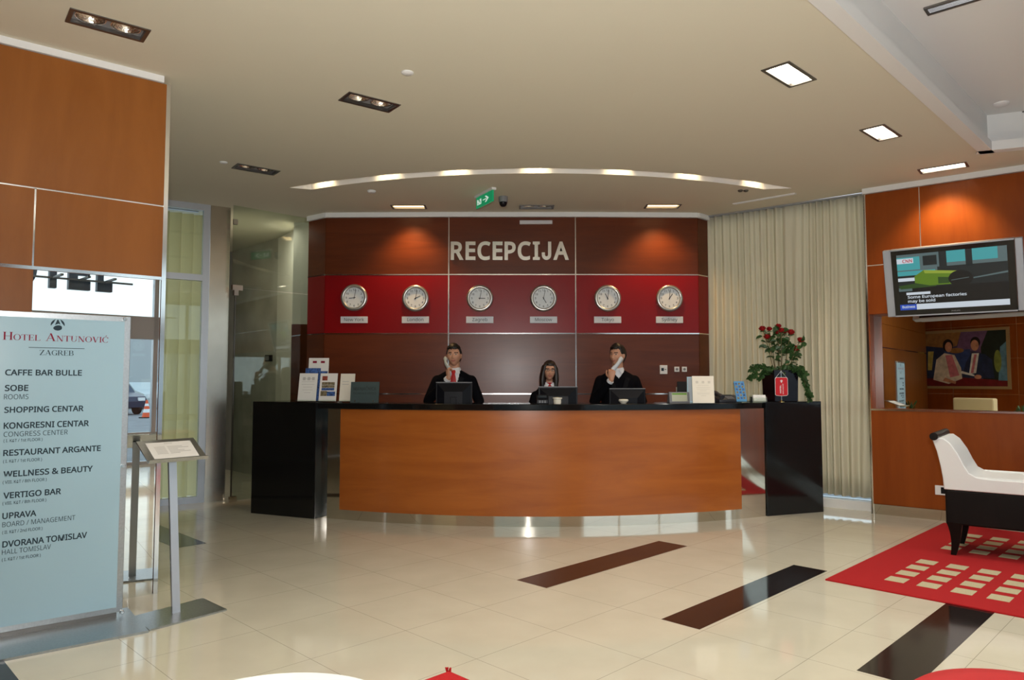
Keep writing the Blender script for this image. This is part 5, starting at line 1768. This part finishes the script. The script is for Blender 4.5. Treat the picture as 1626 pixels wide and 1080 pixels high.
def hand_bm(m, W, d, n, curl, side, k=1.0, spread=.0):
    """W wrist, d towards the knuckles, n the way the palm faces, side: +1 thumb along lateral."""
    W = Vector(W); d = Vector(d).normalized(); n = Vector(n); n = (n - d * n.dot(d)).normalized()
    lat = d.cross(n) * side
    # palm: a flattened loft
    rings = []
    for u, w, h in ((-.012, .024, .018), (.02, .030, .018), (.055, .039, .016), (.085, .040, .013), (.094, .036, .010)):
        c = W + d * (u * k)
        rings.append([c + lat * (w * k * math.cos(2 * math.pi * i / 16)) + n * (h * k * math.sin(2 * math.pi * i / 16)) for i in range(16)])
    m.loft(rings)
    for i, (o, L, r) in enumerate(((.030, .072, .0088), (.010, .080, .0092), (-.011, .074, .0088), (-.030, .058, .0078))):
        p = W + d * ((.088 - .004 * abs(i - 1)) * k) + lat * (o * k)
        a = 0.0
        dirv = (d + lat * spread * (1.5 - i)).normalized()
        for j, fr in enumerate((.44, .32, .24)):
            a += curl[j] * (1 + .05 * i)
            v = dirv * math.cos(a) + n * math.sin(a)
            q = p + v * (L * fr * k)
            m.cap(p, q, r * k * (1 - .08 * j), r * k * (.94 - .08 * j), 10)
            p = q
    # thumb from the side of the palm near its base
    p = W + d * (.022 * k) + lat * (.026 * k) + n * (.004 * k)
    for j, (L, r, v) in enumerate(((.042, .0115, d * .62 + lat * .62 + n * .30), (.032, .0100, d * .78 + lat * .22 + n * .50), (.026, .0088, d * .80 - lat * .05 + n * .55))):
        q = p + v.normalized() * (L * k); m.cap(p, q, r * k, r * k * .92, 10); p = q


M_BROW = mat('brow_hair', (.020, .012, .008), .7)
M_IRIS = mat('dark_iris', (.012, .008, .006), .3)


def person(loc, rz, label, S, head_yaw, head_tilt, arms, hairf, female=False, tie=False, badge=False, vz0=1.16):
    """S scales the figure; arms: per side (elbow, wrist, hand dir, palm normal, curls) in unscaled metres."""
    t = thing('person', loc, rz, label, 'person')
    sh_w, sh_z = (.165, 1.40) if female else (.185, 1.425)
    hc = Vector((0, -.025, 1.628))
    HM = Matrix.Translation(hc) @ Matrix.Rotation(head_yaw, 4, 'Z') @ Matrix.Rotation(head_tilt, 4, 'Y')
    SM_ = Matrix.Scale(S, 4)
    m = MB()
    head_bm(m, HM, female)
    nr = .046 if female else .057
    m.cyl((0, .022, 1.44), hc + Vector((0, .020, -.055)), nr * 1.12, nr, 20); m.ell((0, .02, 1.44), (nr * 1.6, nr * 1.2, .04), 16)
    # trunk
    hw = .155 if female else .150
    m.loft([ring((0, .01, z), a, b) for z, a, b in ((.80, hw, .095), (.90, hw + .012, .11), (1.02, .135 if female else .145, .095), (1.10, .130 if female else .150, .095), (1.22, .150 if female else .168, .108), (1.32, .158 if female else .178, .105), (1.39, .145 if female else .160, .088), (1.435, .09, .065), (1.455, .06, .055))])
    for s in (-1, 1):                                            # legs and feet
        m.cap((s * .085, .01, .86), (s * .095, .0, .48), .082, .056); m.cap((s * .095, .0, .48), (s * .095, .03, .09), .054, .036)
        m.cap((s * .095, .03, .045), (s * .105, -.12, .035), .040, .032)
    for s, (E_, Wr, hd, pn, cl) in zip((-1, 1), arms):
        E_, Wr = Vector(E_), Vector(Wr)
        m.cap((s * (sh_w - .012), .01, sh_z - .07), E_, .048, .038); m.cap(E_, Wr, .038, .026)
        hand_bm(m, Wr, hd, pn, cl, 1 if s * 1 < 0 else -1, .96 if female else 1.0)
    bmesh.ops.transform(m.bm, matrix=SM_, verts=m.bm.verts)
    me = remesh(m, .0048, 2)
    me.materials.clear()
    for mm_ in (M_SKIN, M_LIP, M_EYEW, M_IRIS, M_BROW): me.materials.append(mm_)
    Hi = (SM_ @ HM).inverted()
    for p in me.polygons:
        q = Hi @ p.center
        p.material_index = 0
        if q.y < -.05 and abs(q.x) < .06 and -.1 < q.z < .06:
            ex = abs(q.x) - .031
            if (ex / .0135) ** 2 + ((q.z - .007) / .0058) ** 2 < 1: p.material_index = 3 if abs(ex) < .0055 else 2
            elif abs(ex - .002) < .019 and abs(q.z - .027 + ex * ex * 12) < .0042: p.material_index = 4
            elif (q.x / .024) ** 2 + ((q.z + .0645 - .4 * q.x * q.x / .024) / .0095) ** 2 < 1: p.material_index = 1
    body = obj('body', me, t)

    # hair
    if female:                                                   # long hair falling to the shoulders, one mass
        m = MB()
        m.ell((0, .022, .010), (.087, .096, .124), 32)
        m.ell((0, .006, .074), (.074, .088, .055), 32)
        for s in (-1, 1):
            for (x0, y0, z0), (x1, y1, z1_), r0, r1 in (((.060, -.045, .055), (.078, -.036, -.03), .024, .030), ((.078, -.036, -.03), (.084, -.040, -.12), .030, .030), ((.084, -.040, -.12), (.080, -.050, -.19), .030, .018), ((.074, .0, .03), (.086, .0, -.08), .028, .034), ((.086, .0, -.08), (.088, -.01, -.185), .034, .024), ((.05, .05, .03), (.060, .05, -.18), .05, .045)):
                m.cap((s * x0, y0, z0), (s * x1, y1, z1_), r0, r1, 14)
        m.ell((0, .065, -.09), (.085, .040, .12), 20)
        bmesh.ops.transform(m.bm, matrix=SM_ @ HM, verts=m.bm.verts)
        me = remesh(m, .006, 6); me.materials.clear(); me.materials.append(M_HAIRD); obj('hair', me, t)
    else:
        m = MB(); tb = bmesh.new(); bmesh.ops.create_icosphere(tb, subdivisions=5, radius=1)
        keep = {}
        for v in tb.verts:
            x, y, z = v.co.x * .0855, v.co.y * .108 + .006, v.co.z * .124 + .004
            if z < 0:
                f = -z / .118; x *= 1 - .20 * f
                if y > 0: y *= 1 - .38 * f
            ok = hairf(x, y, z)
            if ok:
                w = .003 * math.sin(x * 190 + y * 60) * math.sin(y * 170 + z * 90)
                keep[v] = m.bm.verts.new(Vector((x, y, z)) * (1 + w * 4 + (.10 if (z > .07 and y < -.02 and not female) else 0)))
        for f in tb.faces:
            if all(v in keep for v in f.verts): m.bm.faces.new([keep[v] for v in f.verts])
        tb.free()
        bmesh.ops.transform(m.bm, matrix=SM_ @ HM, verts=m.bm.verts)
        hr = m.build('hair', M_HAIRB, t, smooth=80)
        sdm = hr.modifiers.new('thick', 'SOLIDIFY'); sdm.thickness = .014 * S; sdm.offset = -1

    # jacket: trunk and sleeves fused, opened in a V
    gx = .016
    m = MB()
    m.loft([ring((0, .01, z), a, b, p=2.5) for z, a, b in ((.76, hw + .035, .125), (.90, hw + .035, .13), (1.02, .155 if female else .172, .118), (1.10, .150 if female else .172, .118), (1.22, .170 if female else .190, .128), (1.32, .180 if female else .208, .124), (1.375, .172 if female else .202, .108), (1.415, .140 if female else .168, .090), (1.445, .100 if female else .115, .076), (1.468, .074, .068), (1.480, .070, .064))])
    for s, (E_, Wr, hd, pn, cl) in zip((-1, 1), arms):
        E_, Wr = Vector(E_), Vector(Wr)
        m.cap((s * (sh_w - .002), .01, sh_z - .075), E_, .064, .054); m.cap(E_, E_.lerp(Wr, .86), .054, .041)
    bmesh.ops.transform(m.bm, matrix=SM_, verts=m.bm.verts)
    me = remesh(m, .008, 5)
    bm = bmesh.new(); bm.from_mesh(me)
    vw = .075
    def out_(c):
        x, y, z = c / S
        if y < -.02 and z > vz0 and abs(x) < vw * (z - vz0) / (1.47 - vz0) and abs(x) < .1: return True
        if z > 1.466 and abs(x) < .12: return True
        return False
    bmesh.ops.delete(bm, geom=[f for f in bm.faces if out_(f.calc_center_median())], context='FACES')
    bm.to_mesh(me); bm.free()
    me.materials.clear(); me.materials.append(M_SUIT)
    jk = obj('jacket', me, t)
    sj = jk.modifiers.new('thick', 'SOLIDIFY'); sj.thickness = .006; sj.offset = -1
    # lapels
    m = MB()
    for s in (-1, 1):
        pts = [(s * .004, -.126, 1.165), (s * .040, -.131, 1.30), (s * .072, -.116, 1.395), (s * .118, -.112, 1.375), (s * .100, -.124, 1.345), (s * .085, -.132, 1.29)]
        m.loop_prism([Vector((a, b - .004, c)) * S for a, b, c in pts], (0, -.003, 0))
    m.build('lapels', mat('suit_lapel', (.007, .007, .009), .8, spec=.12), jk)
    # shirt front and collar
    m = MB()
    m.loft([ring((0, .008, z), a, b, p=2.4) for z, a, b in ((1.08, .145, .108), (1.22, .160, .117), (1.32, .165, .113), (1.39, .150, .095), (1.435, .098, .076), (1.46, .070, .066))], cap=False)
    m.loft([ring((0, .018, z), a, b, p=2.1) for z, a, b in ((1.445, nr + .024, nr + .020), (1.495, nr + .010, nr + .008), (1.497, nr + .004, nr + .003), (1.45, nr + .014, nr + .012))], cap=False)
    for s in (-1, 1):
        m.loop_prism([(s * .006, -.070, 1.468), (s * .050, -.042, 1.492), (s * .058, -.062, 1.448), (s * .034, -.092, 1.425)], (0, -.004, 0))
    bmesh.ops.transform(m.bm, matrix=SM_, verts=m.bm.verts)
    m.build('shirt', M_SHIRT, t, smooth=50)
    m = MB()
    for s, (E_, Wr, hd, pn, cl) in zip((-1, 1), arms):
        E_, Wr = Vector(E_), Vector(Wr)
        m.cyl(E_.lerp(Wr, .80), E_.lerp(Wr, .965), .038, .036, 18)
    bmesh.ops.transform(m.bm, matrix=SM_, verts=m.bm.verts)
    m.build('cuffs', M_SHIRT, t, smooth=50)
    if tie:
        m = MB()
        m.loft([[Vector((x_ * w, y + yy, z)) for x_, yy in ((-1, 0), (0, -.006), (1, 0), (0, .004))] for z, w, y in ((1.468, .016, -.082), (1.448, .024, -.098), (1.425, .016, -.106), (1.40, .024, -.114), (1.30, .036, -.124), (1.18, .042, -.128), (1.10, .040, -.126), (1.06, .006, -.124))])
        bmesh.ops.transform(m.bm, matrix=SM_, verts=m.bm.verts)
        m.build('tie', M_TIE, t, smooth=40)
    if female:
        m = MB()
        m.loft([ring((0, .01, z), a, b) for z, a, b in ((1.425, .088, .082), (1.445, .076, .080), (1.475, .058, .060), (1.488, .052, .052))])
        m.loop_prism([(-.05, -.075, 1.44), (.05, -.075, 1.44), (.012, -.128, 1.33), (-.012, -.128, 1.33)], (0, -.012, 0))
        bmesh.ops.transform(m.bm, matrix=SM_, verts=m.bm.verts)
        m.build('scarf', M_TIE, t, smooth=50)
        m = MB()                                                 # spectacles
        for s in (-1, 1):
            c = Vector((s * .032, -.100, .006))
            pts = [c + Vector((.021 * math.cos(R(k)), .004 * abs(math.cos(R(k))), .013 * math.sin(R(k)))) for k in range(0, 361, 20)]
            m.tube(pts, .0018, 6, cap=False)
            m.tube([c + Vector((s * .021, .004, .003)), Vector((s * .074, -.075, .008)), Vector((s * .078, .0, .004))], .0016, 6)
        m.tube([(-.011, -.102, .008), (0, -.106, .010), (.011, -.102, .008)], .0016, 6)
        bmesh.ops.transform(m.bm, matrix=SM_ @ HM, verts=m.bm.verts)
        m.build('spectacles', M_BLACK, t)
    if badge:
        m = MB(); m.bx(.075, .135, -.146, -.141, 1.245, 1.270); bmesh.ops.transform(m.bm, matrix=SM_, verts=m.bm.verts); m.build('name_badge', M_WHITE, t)
    # trousers and shoes
    m = MB()
    m.loft([ring((0, .01, z), a, b) for z, a, b in ((.74, .165, .11), (.84, hw + .018, .112), (.96, hw + .005, .108))])
    for s in (-1, 1):
        m.cap((s * .085, .01, .84), (s * .095, .0, .48), .094, .070); m.cyl((s * .095, .0, .48), (s * .095, .025, .06), .070, .058, 18)
    bmesh.ops.transform(m.bm, matrix=SM_, verts=m.bm.verts)
    me = remesh(m, .012, 3); me.materials.clear(); me.materials.append(M_SUIT); obj('trousers', me, t)
    for s in (-1, 1):
        m = MB(); m.loft([[Vector((s * (.095 + .01 * f) + a * w, .075 - .25 * f + 0, b)) for a, b in ((-1, 0), (1, 0), (.8, h), (-.8, h))] for f, w, h in ((0, .030, .09), (.35, .042, .10), (.7, .046, .065), (.95, .036, .045), (1.0, .022, .03))])
        bmesh.ops.transform(m.bm, matrix=SM_, verts=m.bm.verts); m.build('shoe', M_BLACK, t, smooth=50, bevel=.004)
    return t


def handset(pa, pb, n, label, mt):
    """Telephone handset from ear end pa to mouth end pb; n points at the cheek."""
    pa, pb, n = Vector(pa), Vector(pb), Vector(n)
    d = (pb - pa); L_ = d.length; d.normalize(); n = (n - d * n.dot(d)).normalized(); sd_ = d.cross(n)
    t = thing('telephone_handset', (pa + pb) / 2, 0, label, 'telephone')
    m = MB(); rings = []
    for u, off_, w, h in ((0, .006, .020, .013), (.06, .004, .026, .018), (.22, .002, .026, .016), (.34, -.004, .022, .014), (.5, -.006, .021, .014), (.66, -.004, .022, .014), (.80, .002, .025, .015), (.94, .004, .025, .016), (1, .006, .019, .012)):
        c = d * ((u - .5) * L_) + n * off_
        rings.append([c + sd_ * (w * math.cos(2 * math.pi * k / 16)) + n * (h * math.sin(2 * math.pi * k / 16)) for k in range(16)])
    m.loft(rings); m.build('shell', mt, t, smooth=60)
    for u in (.13, .87):
        c = d * ((u - .5) * L_) + n * .018
        q = n.to_track_quat('Z', 'Y').to_matrix()
        m = MB(); m.lathe([(.019, -.004), (.019, .004), (.012, .005), (.001, .005)], c, 18, axis=q); m.build('ear_cup' if u < .5 else 'mouthpiece', mt, t, smooth=40)
    return t


Yp = 7.92
man_hair = lambda x, y, z: z > .062 or (y > -.045 and z > .012 - max(0, y) * 1.0) or (y > .035 and z > -.075) or (y > -.050 and z > .03)
wom_hair = lambda x, y, z: (z > .058 + .0 * abs(x)) or (y > -.050 and z > -.02) or (y > -.02) or (abs(x) > .052 and z > .02)
HOLD = (R(48), R(58), R(38)); REST = (R(12), R(18), R(12))
M_PHONE = mat('pale_grey_handset', (.52, .58, .58), .4); M_PHONE2 = mat('white_handset', (.62, .66, .72), .4)

# man with the red tie
p1 = at_y(721, 640, Yp)
kz = lambda py, Y=Yp, off_=0: at_y(813, py, Y + off_).z
w1x, w1z = at_y(713.5, 597, Yp - .20)[0] - p1.x, kz(597, Yp, -.20)
person((p1.x, Yp, 0), 0, 'young man in a black suit and red tie holding a handset to his ear', 1.0, R(-3), R(-2),
       [((-.275, -.06, 1.135), (w1x - .005, -.215, w1z - .02), (-.18, .25, .95), (.80, .45, .1), HOLD), ((.275, .0, 1.13), (.245, -.27, .955), (-.1, -.75, -.60), (0, -.4, -1), REST)], man_hair, tie=True)
e1, e2 = at_y(706.5, 570, Yp - .045), at_y(712.5, 583, Yp - .15)
handset(e1 + Vector((-.006, 0, .012)), e2 + Vector((-.004, -.01, -.018)), (.8, .35, .05), 'pale grey telephone handset held by the man with the red tie', M_PHONE)

# woman with glasses
p2 = at_y(872.5, 640, Yp - .05)
person((p2.x, Yp - .05, 0), 0, 'woman with long dark hair, glasses and red neck scarf behind the middle monitor', kz(573, Yp - .05) / 1.75, R(2), R(3),
       [((-.235, -.02, 1.12), (-.17, -.29, .98), (.2, -.85, -.40), (0, -.3, -1), REST), ((.235, -.02, 1.12), (.17, -.29, .98), (-.2, -.85, -.40), (0, -.3, -1), REST)], wom_hair, female=True)

# man looking aside
p3 = at_y(981, 640, Yp)
w3x, w3z = at_y(970.5, 603, Yp - .22)[0] - p3.x, kz(603, Yp, -.22)
person((p3.x, Yp, 0), 0, 'dark haired man in a black suit, head turned aside, phone across his cheek', 1.0, R(-42), R(0),
       [((-.265, -.07, 1.125), (w3x, -.235, w3z), (.06, .06, 1.0), (.25, .9, .1), HOLD), ((.270, .02, 1.125), (.235, -.24, .955), (-.15, -.75, -.60), (0, -.4, -1), REST)], man_hair, badge=True, vz0=1.375)
e1, e2 = at_y(988, 568, Yp - .115), at_y(973, 588, Yp - .185)
handset(e1, e2, (-.25, .9, .15), 'whitish telephone handset held across the cheek of the man looking aside', M_PHONE2)

# ================================================================== WHAT THE MIRRORS SHOW
def bounced(px, py, mir, target, off=0.0):
    """Where a ray through the pixel lands on the target wall after the mirror: (along, height)."""
    d = ray(px, py); o = Vector((0, 0, HC))
    t = (mir.p - o).dot(mir.n) / d.dot(mir.n); h = o + d * t
    r = d - mir.n * (2 * d.dot(mir.n))
    tp_ = target.p + target.n * off
    u = (tp_ - h).dot(target.n) / r.dot(target.n)
    q = h + r * u
    return (q - target.p).dot(target.d), q.z


def behind(px, py, depth, mir):
    d = ray(px, py); d = d / d.y * depth
    return mir.mirror(Vector((d.x, d.y, HC + d.z)))


# painting on the rear wall
cs = [bounced(x, y, MIR, RW) for x, y in ((1457, 528), (1603, 518), (1602, 616), (1461, 619))]
ps0, ps1 = min(c[0] for c in cs), max(c[0] for c in cs)
pz0, pz1 = (cs[2][1] + cs[3][1]) / 2, (cs[0][1] + cs[1][1]) / 2
PW_, PH_ = ps1 - ps0, pz1 - pz0
ps_c = min((ps0 + ps1) / 2, -PW_ / 2 - .1)
t = thing('painting', RW.pt(ps_c, 0.0, pz0), RW.a + math.pi, 'large framed painting of a seated couple, seen in the wall mirror', 'painting')
fr_w = PW_ * .03
M_PF = mat('gilded_wood', (.34, .22, .10), .4)
for x0, x1, z0, z1_ in ((-PW_ / 2, PW_ / 2, 0, fr_w), (-PW_ / 2, PW_ / 2, PH_ - fr_w, PH_), (-PW_ / 2, -PW_ / 2 + fr_w, fr_w, PH_ - fr_w), (PW_ / 2 - fr_w, PW_ / 2, fr_w, PH_ - fr_w)):
    m = MB(); m.bx(x0, x1, -.04, -.003, z0, z1_); m.build('frame_rail', M_PF, t)
pcols = [(70, 62, 90), (150, 105, 60), (50, 70, 120), (110, 80, 115), (25, 38, 30), (215, 200, 180), (200, 140, 110), (22, 16, 14), (205, 120, 130), (35, 48, 78), (225, 222, 215), (110, 20, 25), (90, 130, 150), (120, 130, 60), (190, 170, 90)]
PM = [mat('paint_%d' % i, lin(*c), .6, noise=.25, nscale=9) for i, c in enumerate(pcols)]
m = MB()
iw, ih = PW_ - 2 * fr_w, PH_ - 2 * fr_w
def pq(pts, mi, lay):      # x runs as the mirror shows it (left to right), so it is flipped on the wall
    m.loop_prism([(iw * (.5 - a), -.020 - lay * .0008, fr_w + ih * b) for a, b in pts], (0, -.0006, 0), mi)
el = lambda cx, cy, rx, ry, mi, lay: pq([(cx + rx * math.cos(R(k)), cy + ry * math.sin(R(k))) for k in range(0, 360, 20)], mi, lay)
m.bx(-iw / 2, iw / 2, -.020, -.010, fr_w, fr_w + ih, 0)
pq([(0, .6), (.45, .75), (.5, 1), (0, 1)], 1, 1); pq([(.45, .7), (.75, .6), (.8, 1), (.5, 1)], 3, 1); pq([(0, .1), (.3, .1), (.3, .72), (0, .78)], 9, 2); pq([(.30, .3), (.62, .3), (.60, .68), (.3, .66)], 2, 2)
pq([(.74, .0), (1, .0), (1, 1), (.80, 1), (.72, .7)], 4, 2); pq([(.90, .1), (1, .1), (1, .8), (.93, .7)], 12, 3); el(.90, .45, .04, .2, 13, 4); el(.44, .66, .09, .05, 1, 3); pq([(.09, .3), (.14, .3), (.17, .66), (.10, .66)], 14, 3)
pq([(0, 0), (1, 0), (1, .10), (.5, .16), (0, .14)], 11, 3)
# the woman
pq([(.155, .12), (.34, .04), (.50, .14), (.49, .34), (.42, .58), (.30, .62), (.20, .50)], 5, 6); pq([(.31, .58), (.39, .58), (.47, .20), (.36, .16)], 8, 7); el(.345, .76, .062, .12, 7, 6); el(.352, .73, .042, .095, 6, 8); pq([(.27, .10), (.42, .04), (.43, .08), (.30, .16)], 6, 9)
# the man
pq([(.50, .16), (.86, .14), (.84, .48), (.76, .58), (.62, .62), (.55, .44)], 9, 6); pq([(.62, .60), (.70, .60), (.66, .24), (.58, .22)], 10, 7); pq([(.645, .58), (.675, .58), (.63, .24), (.60, .24)], 8, 8); el(.662, .80, .055, .10, 7, 6); el(.655, .745, .045, .10, 6, 8); pq([(.48, .24), (.64, .18), (.64, .21), (.50, .28)], 10, 9); el(.68, .17, .04, .04, 6, 10)
m.build('canvas', PM, t)

# high-backed armchair and two plants that show along the mirror's lower edge
def local_box_chair(t):
    for nm, b, mt_ in (('seat', (-.36, .36, -.34, .34, .26, .44), M_CURT2), ('backrest', (-.38, .38, .24, .40, .30, 1.02), M_CURT2)):
        m = MB(); m.bx(*b); m.build(nm, mt_, t, bevel=.03)
    for s in (-1, 1):
        m = MB(); m.bx(s * .38 - .06, s * .38 + .06, -.34, .40, .24, .62); m.build('armrest', M_CURT2, t, bevel=.03)
        for y_ in (-.28, .32):
            m = MB(); m.cyl((s * .33, y_, 0), (s * .33, y_, .26), .016, .024); m.build('leg', M_WENGE, t)


M_CURT2 = mat('cream_upholstery', (.62, .52, .30), .7)
q = behind(1532, 600, 14.0, MIR)
t = thing('armchair', (q.x, q.y, 0), RW.a + math.pi, 'cream armchair before the painting, only its back top seen in the mirror', 'armchair')
local_box_chair(t)
for px, dep, lab in ((1443, 15.2, 'green potted plant left of the armchair, seen in the mirror'), (1622, 13.4, 'green potted plant right of the armchair, seen in the mirror')):
    q = behind(px, 600, dep, MIR)
    t = thing('potted_plant', (q.x, q.y, 0), 0, lab, 'plant')
    m = MB(); m.lathe([(.11, 0), (.14, .40), (.15, .42), (.125, .42), (.12, .36), (.001, .36)], (0, 0, 0), 28); m.build('pot', M_WHITE, t, smooth=40)
    m = MB()
    for k in range(160):
        a_, b_ = random.uniform(0, 6.28), random.uniform(.1, 1)
        dd = Vector((math.cos(a_) * b_, math.sin(a_) * b_, random.uniform(.1, .9)))
        leaf(m, Vector((0, 0, .40)) + Vector((dd.x * .42, dd.y * .42, dd.z * 1.25)) * random.uniform(.15, .42), dd + Vector((0, 0, random.uniform(-.2, .5))), random.uniform(.09, .14), random.uniform(.035, .055))
    m.build('foliage', M_LEAF, t, smooth=60, recalc=False)

# hotel lettering outside the glazed front
t = thing('facade_lettering', FW.p, FW.a, 'dark letters of the word HOTEL outside the front windows, seen in the left mirror', 'sign')
xs = {}
for ch, x0, x1 in (('E', 108.6, 143), ('L', 154, 178), ('T', 66, 101)):
    a0_, b0_ = bounced(x0, 459, LEFT, FW, -.6); a1_, _ = bounced(x1, 459, LEFT, FW, -.6); xs[ch] = (a0_, a1_, b0_)
wE = xs['E'][1] - xs['E'][0]
xs['O'] = (xs['T'][0] - wE * 1.5, xs['T'][0] - wE * .22, xs['E'][2]); xs['H'] = (xs['O'][0] - wE * 1.4, xs['O'][0] - wE * .25, xs['E'][2])
zl = xs['E'][2]
for ch in 'HOTEL':
    x0, x1, _ = xs[ch]
    m = MB(); text(m, ch, x0, zl, .60, width=x1 - x0, y=-.60, bold=.05, deep=.12); m.build('letter', mat('dark_blue_letter', (.03, .05, .08), .5), t)
m = MB(); m.bx(xs['H'][0] - .3, xs['L'][1] + .3, -.585, -.555, zl + .14, zl + .17)
for ch in 'HOTEL':
    m.bx((xs[ch][0] + xs[ch][1]) / 2 - .02, (xs[ch][0] + xs[ch][1]) / 2 + .02, -.58, -.05, zl + .14, zl + .17)
m.build('carrier_rail', M_STEELD, t)


# the street
def car(loc, rz, body, label):
    t = thing('car', loc, rz, label, 'car')
    side = [(-2.1, .35), (-2.15, .62), (-2.0, .85), (-1.5, .93), (-.95, 1.38), (.35, 1.42), (1.05, .98), (1.95, .80), (2.12, .60), (2.1, .32)]
    m = MB(); m.loft([[Vector((x, y * w, z)) for x, z in side] for y, w in ((-1, .80), (-1, .84), (1, .84), (1, .80))]); m.build('bodyshell', body, t, bevel=.05)
    for s in (-1, 1):
        m = MB(); m.loop_prism([(-1.35, s * .845, .95), (-.88, s * .845, 1.31), (-.32, s * .845, 1.34), (-.32, s * .845, .95)], (0, s * .012, 0)); m.loop_prism([(-.24, s * .845, .95), (-.24, s * .845, 1.34), (.30, s * .845, 1.34), (.88, s * .845, .98)], (0, s * .012, 0)); m.build('side_glass', M_BLACK, t)
        for x in (-1.3, 1.3):
            m = MB(); m.tube([(x, s * .70, .31), (x, s * .87, .31)], .31, 24); w = m.build('wheel', M_BLACKM, t, smooth=40)
            m = MB(); m.tube([(x, s * .865, .31), (x, s * .88, .31)], .19, 18); m.build('hub_cap', M_ALU, w)
    for x, mm_ in ((-2.12, M_RED), (2.08, M_WHITE)):
        m = MB(); m.bx(x - .03, x + .03, -.72, -.42, .62, .76); m.bx(x - .03, x + .03, .42, .72, .62, .76); m.build('lights', mm_, t)


GZ = -.14
q = behind(222, 620, 40, LEFT); car((q.x, q.y, GZ), LEFT.a + R(75), mat('silver_car_paint', (.50, .54, .54), .3, .3), 'silver car parked across the street, seen in the left mirror')
q = behind(166, 630, 33, LEFT); car((q.x, q.y, GZ), LEFT.a + R(75), mat('dark_blue_car_paint', (.02, .03, .06), .25), 'dark blue car half hidden behind the directory sign, seen in the mirror')
q = behind(232.5, 655, 29.5, LEFT)
t = thing('traffic_cone', (q.x, q.y, GZ), 0, 'orange and white traffic cone on the street, seen in the left mirror', 'cone')
m = MB(); m.bx(-.2, .2, -.2, .2, 0, .04); m.build('base', M_BLACKM, t)
MO = mat('orange_cone', (.75, .10, .03), .5)
for z0, z1_, mm_ in ((.04, .22, MO), (.22, .36, M_WHITE), (.36, .48, MO), (.48, .58, M_WHITE), (.58, .72, MO)):
    rr = lambda z: .16 * (1 - (z - .04) / .78) + .012
    m = MB(); m.lathe([(rr(z0), z0), (rr(z1_), z1_)], (0, 0, 0), 20); m.build('band', mm_, t, smooth=40)
q = behind(216, 600, 62, LEFT)
t = thing('building', (q.x, q.y, GZ), LEFT.a + R(85), 'pale office building across the street, seen in the left mirror', 'building')
m = MB(); m.bx(-16, 16, 0, 8, 0, 4.6); m.build('wall', mat('pale_facade', (.48, .50, .50), .8), t)
for k in range(8):
    m = MB(); m.bx(-15 + 4 * k, -12.6 + 4 * k, 0 - .06, .02, 1.6, 3.4); m.bx(-15 + 4 * k, -12.6 + 4 * k, 7.98, 8.06, 1.6, 3.4); m.build('window', M_ALU, t)
q = behind(216, 600, 48, LEFT)
t = thing('bare_tree', (q.x, q.y, GZ), 0, 'leafless street tree before the pale building, seen in the left mirror', 'tree')
m = MB()
def branch(p, d, L_, r, n):
    q = p + d * L_; m.tube([p, (p + q) / 2 + Vector((random.uniform(-.05, .05), random.uniform(-.05, .05), 0)) * L_, q], [r, r * .85, r * .65], 6)
    if n:
        for _ in range(3): branch(q, (d + Vector((random.uniform(-.7, .7), random.uniform(-.7, .7), random.uniform(-.1, .5)))).normalized(), L_ * .7, r * .6, n - 1)
branch(Vector((0, 0, 0)), Vector((0, 0, 1)), 2.0, .09, 4)
m.build('branches', mat('bark', (.10, .085, .07), .9), t)
